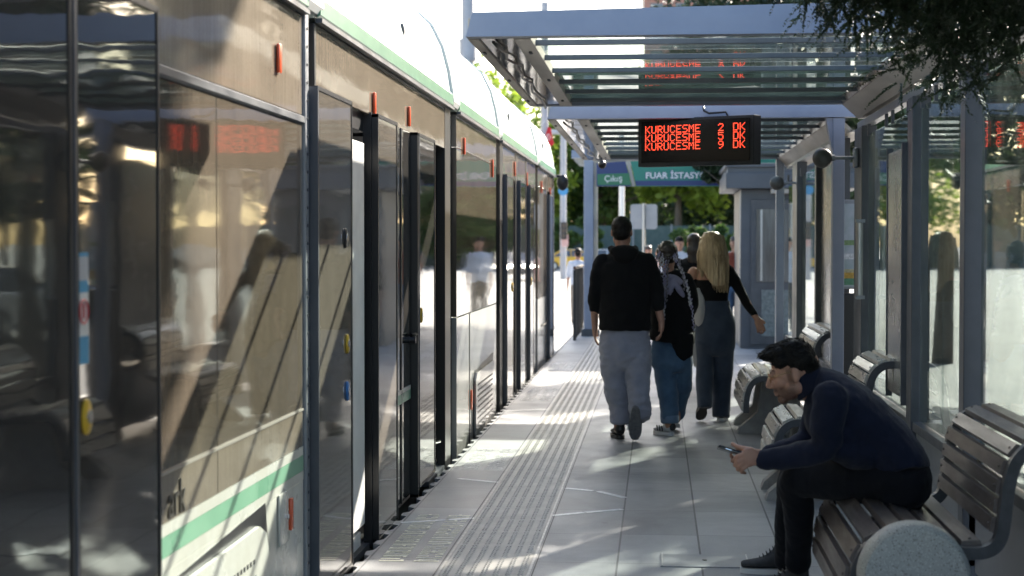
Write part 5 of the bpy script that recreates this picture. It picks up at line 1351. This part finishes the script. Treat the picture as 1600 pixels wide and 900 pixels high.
def man_walking():
    Y = 13.08
    t = thing('person', (P(970, 685, Y).x, Y, 0), 'man with cropped dark hair walking away in black hoodie and loose grey trousers', 'person')
    b = MB(); T = head_blobs(b, P(971.5, 363, Y), (.05, 1, -.03), (0, .03, 1), 1.0)
    limb(b, [(972, 375, Y - .01, .058, .060), (973, 388, Y - .015, .062, .062), (975, 402, Y, .10, .08), (975, 450, Y, .12, .09), (976, 530, Y, .13, .1)], side=(1, 0, 0))
    limb(b, [(938, 412, Y, .045), (930, 450, Y, .04), (929, 480, Y + .02, .034), (929.5, 507, Y + .05, .026)]); hand_back(b, 929.5, 507, Y + .05, 200, -1)
    limb(b, [(1014, 412, Y, .045), (1027, 448, Y, .04), (1029, 480, Y - .02, .034), (1033, 500, Y - .05, .028)]); hand_back(b, 1033.5, 499, Y - .05, 200, 1)
    limb(b, [(960, 560, Y, .07), (967, 672, Y + .06, .036)]); limb(b, [(994, 560, Y, .07), (998, 600, Y - .06, .05), (997, 645, Y - .14, .036)])
    sk = skin_with_tone('walker skin', (.36, .19, .135), (.02, .014, .012))
    o = blob(b, 'body', sk, t, .006, 3)
    paint_attr(o, T, lambda p: .75 if (p.z < .0 and p.z > -.075 and p.x < -.02 and abs(p.y) < .055 and p.z > -.05) else 0)
    h = MB()
    def e(f, sd, u, rf, rs, ru):
        bm = bmesh.new(); bmesh.ops.create_uvsphere(bm, u_segments=20, v_segments=14, radius=1)
        h.bm(bm, T @ Matrix.Translation((f, sd, u)) @ Matrix.Diagonal((rf, rs, ru, 1)))
    e(-.012, 0, .040, .102, .081, .086); e(-.052, 0, -.005, .062, .070, .062); e(.02, 0, .082, .07, .066, .040)
    hr = blob(h, 'hair', 'hair_black', t, .006, 3, wr=(.003, 60, {}))
    s_ = MB()
    limb(s_, [(973, 390, Y - .01, .085, .075), (974, 398, Y - .01, .135, .095), (975.5, 408, Y, .205, .115), (976, 425, Y, .215, .13), (976.5, 455, Y, .200, .13), (976.5, 485, Y, .195, .135), (976.5, 508, Y, .200, .145), (976.5, 515, Y, .198, .143)], side=(1, 0, 0), n=28)
    limb(s_, [(942, 410, Y, .070), (936, 430, Y, .066), (931, 455, Y, .056), (930, 472, Y + .02, .052), (930.5, 481, Y + .03, .046)])
    limb(s_, [(1011, 410, Y, .070), (1019, 430, Y, .066), (1026, 452, Y, .058), (1027.5, 470, Y - .02, .054), (1028.5, 478, Y - .03, .047)])
    sw = blob(s_, 'hoodie', 'black_cloth', t, .010, 6); wrinkle(sw, .008, 7, (1, 1, 1.8), 1); wrinkle(sw, .004, 20, seed=4)
    hd = MB(); hd.ell(P(975, 393, Y - .075), (.115, .055, .05)); hd.ell(P(976, 400, Y - .10), (.09, .04, .06)); hd.ell(P(956, 390, Y - .02), (.035, .06, .03), (0, .5, 0)); hd.ell(P(991, 390, Y - .02), (.035, .06, .03), (0, -.5, 0))
    blob(hd, 'hood', 'black_cloth', sw, .009, 4, wr=(.006, 14, {}))
    r_ = MB(); grey = cloth('grey sweat cloth', (.27, .275, .335), (.22, .225, .28), sheen=.3)
    limb(r_, [(976.5, 500, Y, .155, .10), (977, 520, Y, .182, .12), (977, 545, Y, .196, .135), (977, 565, Y + .01, .19, .12), (977, 577, Y + .01, .15, .10)], side=(1, 0, 0), n=28)
    limb(r_, [(958.5, 545, Y, .100, .115), (959.5, 580, Y + .01, .100, .105), (963.5, 610, Y + .03, .092, .095), (967, 635, Y + .05, .082, .085), (968.5, 652, Y + .06, .076, .08), (969, 660, Y + .06, .074, .08)], side=(1, 0, 0))
    limb(r_, [(996, 545, Y, .100, .115), (996, 575, Y - .02, .100, .105), (996.5, 600, Y - .05, .086, .095), (999, 622, Y - .08, .080, .088), (1000, 638, Y - .08, .078, .085), (999.5, 650, Y - .02, .070, .07)], side=(1, 0, 0))
    tr = blob(r_, 'trousers', grey, t, .010, 5)
    wrinkle(tr, .014, 6, (1, 1, 1.2), 3); wrinkle(tr, .008, 14, (1.2, 1, 2.0), 7); wrinkle(tr, .012, 10, (.6, 1, 2.6), 12, mask=lambda p: max(0, min(1, (.55 - p.z) * 3)))
    bs = mat('black trainer leather', (.012, .012, .013), .4); gs = mat('grey rubber sole', (.16, .16, .165), .75, 0, (.10, .10, .105), 40, bump=.002, bscale=70, bstretch=(1, 1, 1))
    hl = P(970, 685, Y); hl.z = .002; hl.y = Y + .01; shoe(t, hl, hl + Vector((-.05, .27, 0)), (0, 0, 1), bs, bs, .052, .10, .03)
    m = MB(); q = hl + Vector((.056, .03, .05)); m.box(q.x - .006, q.x + .004, q.y - .012, q.y + .05, .07, .135, .004); m.build('reflective_tab', 'white_paint', t)
    hp = P(993.5, 637, Y - .20); tp_ = P(992, 688, Y - .09); tp_.z = .012
    shoe(t, hp, tp_, (0, 1, .25), bs, gs, .050, .10, .032)
man_walking()

# ---- woman with long white and lilac braids
def braided_woman():
    Y = 13.35
    t = thing('person', (P(1046, 682, Y).x, Y, 0), 'woman with long white-lilac braids walking away in black top and rolled jeans', 'person')
    b = MB(); T = head_blobs(b, P(1042, 401, Y), (-.12, 1, -.1), (0, .1, 1), .93)
    limb(b, [(1043, 412, Y - .01, .050, .052), (1045, 428, Y - .01, .050, .05), (1048, 442, Y, .09, .07), (1050, 480, Y, .11, .08), (1050, 545, Y, .13, .09)], side=(1, 0, 0))
    limb(b, [(1042, 570, Y, .07), (1046, 665, Y + .02, .036)]); limb(b, [(1062, 570, Y, .07), (1057, 655, Y + .22, .036)])
    blob(b, 'body', 'skin_far', t, .007, 3)
    h = MB()
    def e(f, sd, u, rf, rs, ru):
        bm = bmesh.new(); bmesh.ops.create_uvsphere(bm, u_segments=20, v_segments=14, radius=1)
        h.bm(bm, T @ Matrix.Translation((f, sd, u)) @ Matrix.Diagonal((rf, rs, ru, 1)))
    e(-.012, 0, .040, .106, .088, .084); e(-.05, 0, -.005, .060, .080, .060); e(-.02, 0, .10, .06, .05, .035)
    hr = blob(h, 'hair', 'hair_brown', t, .006, 3, wr=(.006, 40, {}))
    br = mat('braid yarn white and lilac', (.50, .49, .52), .8, 0, (.26, .24, .36), 14, lo=.45, hi=.55); brd = mat('braid hair dark and grey', (.06, .045, .05), .7, 0, (.30, .29, .33), 50)
    rn = random.Random(12)
    def braid(p0, p1, m_, r0=.0085, sag=.02, out_=0):
        mb = MB(); r0 *= .8; n = int((p1 - p0).length / .015)
        for i in range(n + 1):
            u = i / max(n, 1); q = p0.lerp(p1, u) + Vector((out_ * math.sin(u * PI) + .004 * math.sin(i * 1.9), -sag * math.sin(u * PI), 0))
            mb.ell(q + Vector((.003 * (-1) ** i, 0, 0)), (r0 * (1.15 - .4 * u), r0, .013), (0, .5 * (-1) ** i, 0), 8, 6)
        mb.build('braid', m_, hr, 'all')
    # cornrow lines over the crown, then hanging braids
    for k in range(7):
        sd = -.066 + .022 * k
        mb = MB(); pts = []
        for a in range(9):
            u = a / 8; f = .06 - .165 * math.sin(u * PI / 2); z = .115 * math.cos(u * PI * .62) + .012
            pts.append(T @ Vector((f, sd * (1 + .2 * math.sin(u * PI)), z + .01 - abs(sd) * .45)))
        mb.tube(pts, .0055, 6); mb.build('cornrow', br if k % 2 else brd, hr, 'all')
    hang = [(1030, 395, 1026, 470, br, -.02), (1027, 398, 1020, 432, brd, 0), (1036, 405, 1038, 478, br, 0), (1040, 408, 1037, 505, br, .0), (1044, 408, 1041, 470, brd, 0), (1052, 400, 1078, 478, br, .03), (1055, 398, 1084, 515, br, .035),
            (1057, 395, 1070, 452, brd, .01), (1033, 402, 1030, 500, br, -.01)]
    for x0, y0, x1, y1, m_, ot in hang: braid(P(x0, y0, Y - .11), P(x1, y1, Y - .165), m_, .0075, .02, ot)
    s_ = MB()
    limb(s_, [(1045, 424, Y - .005, .062, .06), (1047, 431, Y, .115, .08), (1049, 442, Y, .165, .10), (1050, 465, Y, .175, .12), (1051, 495, Y, .170, .125), (1050, 520, Y, .180, .137), (1049, 534, Y, .180, .137)], side=(1, 0, 0), n=24)
    limb(s_, [(1072, 438, Y, .060), (1079, 460, Y, .056), (1080, 480, Y + .03, .052), (1074, 492, Y + .10, .045)]); limb(s_, [(1024, 440, Y, .060), (1019, 462, Y, .056), (1020, 490, Y + .04, .048)])
    s_.prism([(P(1046, 520, Y).x, P(0, 520, Y).z), (P(1083, 515, Y).x, P(0, 515, Y).z), (P(1082, 548, Y).x, P(0, 548, Y).z), (P(1068, 557, Y).x, P(0, 557, Y).z), (P(1056, 548, Y).x, P(0, 548, Y).z)], Y - .12, Y - .05, 'y')
    sw = blob(s_, 'top', 'black_cloth', t, .010, 6); wrinkle(sw, .009, 7, (1, 1, 1.4), 1)
    sc = MB(); lil = cloth('lilac grey scarf', (.26, .25, .34), (.18, .17, .26))
    sc.ell(P(1053, 437, Y - .09), (.075, .03, .035), (0, .35, 0)); sc.ell(P(1061, 452, Y - .12), (.024, .014, .075), (0, -.6, 0)); sc.ell(P(1049, 450, Y - .12), (.018, .014, .06), (0, .2, 0)); sc.ell(P(1041, 450, Y - .11), (.03, .02, .07), (0, .2, 0)); blob(sc, 'scarf', lil, t, .007, 3, wr=(.006, 22, {}))
    jn = cloth('mid blue denim', (.075, .135, .215), (.045, .085, .15), sheen=.2)
    r_ = MB()
    limb(r_, [(1049, 526, Y, .135, .09), (1049, 548, Y, .160, .118), (1050, 568, Y, .165, .12), (1050, 580, Y, .13, .09)], side=(1, 0, 0), n=24)
    limb(r_, [(1036, 555, Y, .085, .105), (1040, 590, Y, .086, .092), (1044, 620, Y + .01, .080, .082), (1046, 645, Y + .02, .070, .072), (1046.5, 660, Y + .02, .068, .07)], side=(1, 0, 0))
    limb(r_, [(1065, 555, Y, .080, .10), (1067, 590, Y + .06, .076, .09), (1063, 620, Y + .16, .068, .08), (1058, 648, Y + .26, .060, .07)], side=(1, 0, 0))
    tr = blob(r_, 'jeans', jn, t, .010, 5); wrinkle(tr, .010, 9, (1, 1, 1.4), 2)
    cu = MB(); q = P(1046.5, 652, Y + .02); cu.tube([q + Vector((0, 0, .02)), q, q - Vector((0, 0, .045))], [(.073, .075), (.076, .078), (.074, .076)], 20, side=(1, 0, 0)); blob(cu, 'rolled_cuff', cloth('pale denim', (.13, .19, .27)), tr, .008, 2)
    wh = mat('white trainer', (.55, .55, .56), .5); hl = P(1051, 681, Y); hl.z = .002
    so_ = shoe(t, hl, hl + Vector((-.14, .17, 0)), (0, 0, 1), wh, wh, .045, .085, .03)
    m = MB(); up_ = Vector((-.14, .17, 0)).normalized(); sd = Vector((-up_.y, up_.x, 0))
    for k in range(3):
        c_ = hl + up_ * (.07 + .03 * k) + sd * .047 + Vector((0, 0, .055)); m.tube([c_ + Vector((0, 0, -.018)), c_ + up_ * .02 + Vector((0, 0, .022)) - sd * .008], .0055, 6)
    m.ell(hl + up_ * .005 + Vector((0, 0, .075)), (.030, .025, .035)); m.build('dark_trim', 'black', so_, 'all')
    h2 = Vector((P(1056, 668, Y + .3).x, Y + .30, .04)); shoe(t, h2, h2 + Vector((-.02, .22, -.03)), (0, 0, 1), wh, wh, .043, .08, .03)
braided_woman()

# ---- blonde woman
def blonde_woman():
    Y = 14.46
    t = thing('person', (P(1118, 657, Y).x, Y, 0), 'woman with long straight blonde hair walking away in black off-shoulder top and dark blue-grey jeans', 'person')
    b = MB(); T = head_blobs(b, P(1112, 384.5, Y), (-.1, 1, -.05), (0, .05, 1), .95)
    limb(b, [(1112, 405, Y, .050, .052), (1111, 418, Y, .052, .05), (1111, 428, Y, .13, .07), (1112, 440, Y, .14, .085), (1113, 480, Y, .11, .08), (1116, 540, Y, .13, .09)], side=(1, 0, 0))
    limb(b, [(1084, 426, Y, .052), (1079, 450, Y + .02, .045), (1084, 475, Y + .15, .035)])
    limb(b, [(1141, 428, Y, .048), (1157, 455, Y, .038), (1172, 482, Y - .05, .032), (1182, 497, Y - .08, .024)])
    w0 = P(1182, 496, Y - .08); d = (P(1189, 514, Y - .09) - w0).normalized()
    b.tube([w0, w0 + d * .04, w0 + d * .08], [(.02, .016), (.034, .015), (.036, .013)], 12, side=(1, 0, 0))
    sdv = Vector((d.z, 0, -d.x))
    for k in range(4):
        p0 = w0 + d * .075 + sdv * (-.026 + .0175 * k); l_ = (.066, .078, .074, .058)[k]
        b.tube([p0, p0 + d * l_ * .5 + sdv * (k - 1.5) * .003, p0 + d * l_ + sdv * (k - 1.5) * .004 + Vector((-.006, .01, 0))], [.0088, .0082, .0068], 8)
    b.tube([w0 + d * .02 - sdv * .02, w0 + d * .05 - sdv * .045, w0 + d * .078 - sdv * .05], [.011, .0095, .008], 8)
    limb(b, [(1104, 550, Y, .06), (1102, 632, Y - .11, .032)]); limb(b, [(1129, 550, Y + .03, .06), (1127, 650, Y + .06, .034)])
    blob(b, 'body', 'skin_far', t, .0065, 3)
    h = MB()
    limb(h, [(1112, 362.5, Y - .01, .030, .035), (1112, 365, Y - .01, .060, .07), (1112, 372, Y - .02, .088, .098), (1112, 380, Y - .02, .104, .108), (1112, 392, Y - .03, .115, .11), (1112, 404, Y - .045, .120, .10), (1116, 416, Y - .075, .105, .060), (1120, 428, Y - .095, .090, .040), (1122, 438, Y - .115, .070, .025), (1122, 447, Y - .12, .045, .018)], side=(1, 0, 0), n=26)
    hr = blob(h, 'hair', 'hair_blonde', t, .0065, 3)
    wrinkle(hr, .007, 26, (1.5, 1, .12), 2); wrinkle(hr, .004, 60, (1.5, 1, .08), 6)
    rn = random.Random(9); st = MB()
    for i in range(190):
        u = rn.uniform(-1, 1) if i % 3 else rn.uniform(.1, .9); x0 = 1112 + u * 20; y0 = rn.uniform(367, 392); x1 = (1098 + rn.gauss(0, 4) if u < -.6 else 1121 + u * 17 + rn.gauss(0, 1.5)); y1 = (rn.uniform(412, 436) if u < -.3 else rn.uniform(432, 458)) 
        yo = -.115 + .07 * abs(u)
        st.tube([P(x0, y0, Y + yo + .02), P((x0 + x1) / 2 + u * 3, (y0 + y1) / 2, Y + yo - .02), P(x1, y1, Y - .135 + .05 * abs(u))], [(.006, .0022), (.009, .0025), (.0025, .001)], 6, side=(1, 0, 0))
    st.build('hair_strands', 'hair_blonde', hr, 'all')
    s_ = MB()
    limb(s_, [(1113, 437, Y, .155, .09), (1113, 446, Y, .150, .10), (1113, 460, Y, .138, .10), (1113.5, 472, Y, .130, .095), (1114, 480, Y, .130, .095)], side=(1, 0, 0), n=24)
    limb(s_, [(1137, 424, Y, .056), (1146, 436, Y, .050), (1157, 456, Y, .042), (1168, 476, Y - .04, .036), (1179, 492, Y - .07, .029)]); limb(s_, [(1128, 432, Y, .075, .07), (1138, 426, Y, .06, .06)], smooth=False)
    limb(s_, [(1083, 440, Y, .052), (1079, 455, Y + .03, .048), (1083, 474, Y + .14, .042)])
    sw = blob(s_, 'top', 'black_cloth', t, .009, 5, wr=(.005, 10, {}))
    gr = cloth('dark blue grey denim', (.050, .066, .098), (.033, .046, .072), sheen=.2); r_ = MB()
    limb(r_, [(1114, 471, Y, .138, .10), (1115, 485, Y, .152, .11), (1117, 505, Y, .172, .13), (1118, 525, Y, .174, .135), (1118, 545, Y, .165, .12), (1117, 556, Y, .12, .08)], side=(1, 0, 0), n=26)
    limb(r_, [(1103, 530, Y, .092, .12), (1102, 560, Y + .02, .080, .10), (1101, 595, Y - .02, .072, .09), (1101, 625, Y - .10, .066, .08), (1101, 637, Y - .12, .064, .078)], side=(1, 0, 0))
    limb(r_, [(1131, 530, Y, .095, .12), (1130, 560, Y + .04, .092, .10), (1129, 595, Y + .08, .082, .09), (1127.5, 630, Y + .08, .076, .085), (1127, 652, Y + .06, .076, .085)], side=(1, 0, 0))
    tr = blob(r_, 'trousers', gr, t, .010, 5); wrinkle(tr, .009, 7, (1, 1, .8), 2)
    m = MB(); q = P(1114, 473, Y); m.tube([q + Vector((0, 0, -.018)), q + Vector((0, 0, .018))], [(.146, .108), (.142, .104)], 28, side=(1, 0, 0)); m.build('waistband', gr, tr, 'sharp')
    bk = mat('black shoe', (.014, .014, .015), .5); wh = mat('white sole rubber', (.5, .5, .5), .6)
    hl = P(1127, 656, Y); hl.z = .002; hl.y = Y + .0; shoe(t, hl, hl + Vector((.03, .24, 0)), (0, 0, 1), bk, wh, .047, .08, .032)
    hp = P(1100, 636, Y - .14); hp.z += .01; shoe(t, hp, Vector((hp.x - .03, Y + .04, .012)), (0, .35, 1), bk, bk, .045, .08, .03)
    jk = cloth('cream jacket cloth', (.46, .45, .44), (.38, .37, .38)); j = MB()
    limb(j, [(1090, 452, Y - .02, .045, .05), (1093, 475, Y - .04, .062, .06), (1095, 495, Y - .04, .058, .06), (1097, 512, Y - .03, .034, .05)], side=(1, 0, 0)); limb(j, [(1087, 480, Y + .02, .04, .05), (1086, 520, Y + .02, .036, .04), (1087, 555, Y + .02, .028, .035), (1088, 573, Y + .02, .022, .03)], side=(1, 0, 0))
    jo = blob(j, 'carried_jacket', jk, t, .009, 4, wr=(.010, 14, dict(stretch=(1.6, 1, .4))))
    tag(jo, 'cream jacket hanging over the left arm of the blonde woman', 'jacket'); w_ = world_loc(t); jo.parent = None; jo.location = w_
blonde_woman()

# ---- people farther off
def walker(x, Y, h, label, top_c, leg_c, hair_m, facing=1, gz=0.0, step=.22, long_hair=False, seed=1, skirt=False, arm=.1, voxel=.014):
    """standing or walking figure, facing=1 away from the camera, -1 towards it"""
    t = thing('person', (x, Y, gz), label, 'person'); f = facing
    z = lambda k: gz + h * k
    b = MB(); T = head_blobs(b, Vector((x, Y, z(.935) - .012)), (0, f, -.05), (0, 0, 1), h / 1.78)
    mlimb(b, [(x, Y - f * .01, z(.89), .05, .052), (x, Y, z(.84), .055, .055), (x, Y, z(.80), .12, .08), (x, Y, z(.6), .12, .09), (x, Y, z(.5), .13, .1)], side=(1, 0, 0))
    for sd in (-1, 1):
        a = arm * sd
        mlimb(b, [(x + sd * .17, Y, z(.80), .045), (x + sd * .22, Y - a * .3, z(.63), .036), (x + sd * .23, Y + f * abs(a) * .5 + a * .6, z(.49), .024)])
        w0 = Vector((x + sd * .23, Y + f * abs(a) * .5 + a * .6, z(.49)))
        b.tube([w0, w0 + Vector((0, 0, -.05)), w0 + Vector((0, 0, -.09))], [(.018, .026), (.018, .038), (.012, .034)], 10, side=(1, 0, 0))
        for k in range(4): b.tube([w0 + Vector((0, -.026 + .0175 * k, -.085)), w0 + Vector((-sd * .012, -.026 + .0175 * k, -.15)), w0 + Vector((-sd * .022, -.026 + .0175 * k, -.165))], [.0095, .008, .007], 6)
        b.tube([w0 + Vector((0, f * .03, -.03)), w0 + Vector((-sd * .02, f * .05, -.08))], [.012, .008], 6)
        mlimb(b, [(x + sd * .09, Y, z(.48), .07), (x + sd * .09, Y + sd * step * .5, z(.06), .036)])
    blob(b, 'body', 'skin_far', t, voxel * .62, 2)
    hm = MB()
    def e(ff, sd, u, rf, rs, ru):
        bm = bmesh.new(); bmesh.ops.create_uvsphere(bm, u_segments=16, v_segments=12, radius=1); hm.bm(bm, T @ Matrix.Translation((ff, sd, u)) @ Matrix.Diagonal((rf, rs, ru, 1)))
    e(-.014, 0, .052, .100, .082, .080); e(-.055, 0, .0, .058, .070, .066)
    if long_hair: e(-.07, 0, -.08, .05, .085, .10); e(-.075, 0, -.17, .04, .075, .09)
    blob(hm, 'hair', hair_m, t, .009, 2, wr=(.004, 40, {}))
    s_ = MB(); mlimb(s_, [(x, Y, z(.845), .075, .07), (x, Y, z(.815), .16, .10), (x, Y, z(.78), .195, .12), (x, Y, z(.66), .175, .12), (x, Y, z(.55), .17, .12), (x, Y, z(.52), .165, .115)], side=(1, 0, 0), n=22)
    for sd in (-1, 1):
        a = arm * sd; mlimb(s_, [(x + sd * .165, Y, z(.80), .064), (x + sd * .20, Y - a * .2, z(.70), .054), (x + sd * .22, Y - a * .3, z(.64), .048)])
    blob(s_, 'top', top_c, t, voxel, 4, wr=(.008, 8, {}))
    r_ = MB(); mlimb(r_, [(x, Y, z(.54), .15, .11), (x, Y, z(.49), .17, .12), (x, Y, z(.45), .14, .09)], side=(1, 0, 0), n=20)
    for sd in (-1, 1): mlimb(r_, [(x + sd * .085, Y, z(.47), .088), (x + sd * .09, Y + sd * step * .2, z(.28), .07), (x + sd * .09, Y + sd * step * .5, z(.055), .056)])
    blob(r_, 'trousers', leg_c, t, voxel, 4, wr=(.008, 9, {}))
    sh = mat('shoe dark', (.03, .03, .032), .5)
    for sd in (-1, 1):
        hl = Vector((x + sd * .09, Y + sd * step * .5 - f * .06, gz + .003)); shoe(t, hl, hl + Vector((0, f * .26, 0)), (0, 0, 1), sh, 'white_paint', .045, .085, .025)
    return t
c_white = cloth('white shirt cloth', (.62, .63, .70)); c_navy = cloth('navy cloth', (.02, .025, .05)); c_jean = cloth('light blue denim', (.12, .19, .30)); c_red = cloth('rust red cloth', (.30, .07, .04)); c_beige = cloth('beige cloth', (.35, .28, .22))
p = P(1084, 500, 18.0); walker(p.x, 18.0, 1.64, 'woman with brown hair walking away, mostly hidden behind the blonde woman', 'black_cloth', 'denim_black', 'hair_brown', 1, 0, long_hair=True)
p = P(1062, 400, 31); walker(p.x, 31.5, 1.80, 'man in white shirt walking towards the camera between the two women', c_white, c_navy, 'hair_black', -1, -.13)
p = P(1148, 450, 27.0); walker(p.x, 27.0, 1.66, 'person in rust red top and blue jeans beside the kiosk corner', c_red, c_jean, 'hair_brown', -1, 0)
p = P(1013, 400, 40); walker(p.x, 40.0, 1.80, 'distant person in pink top right of the walking man\'s head', cloth('pink cloth', (.5, .28, .26)), c_navy, 'hair_brown', -1, GZ)
p = P(903, 400, 38); walker(p.x, 38.0, 1.74, 'distant person in white shirt behind the railing', c_white, c_beige, 'hair_black', 1, GZ)
p = P(1029, 400, 44); walker(p.x, 44.0, 1.72, 'distant person in white top behind the braided woman', c_white, c_navy, 'hair_brown', -1, GZ)
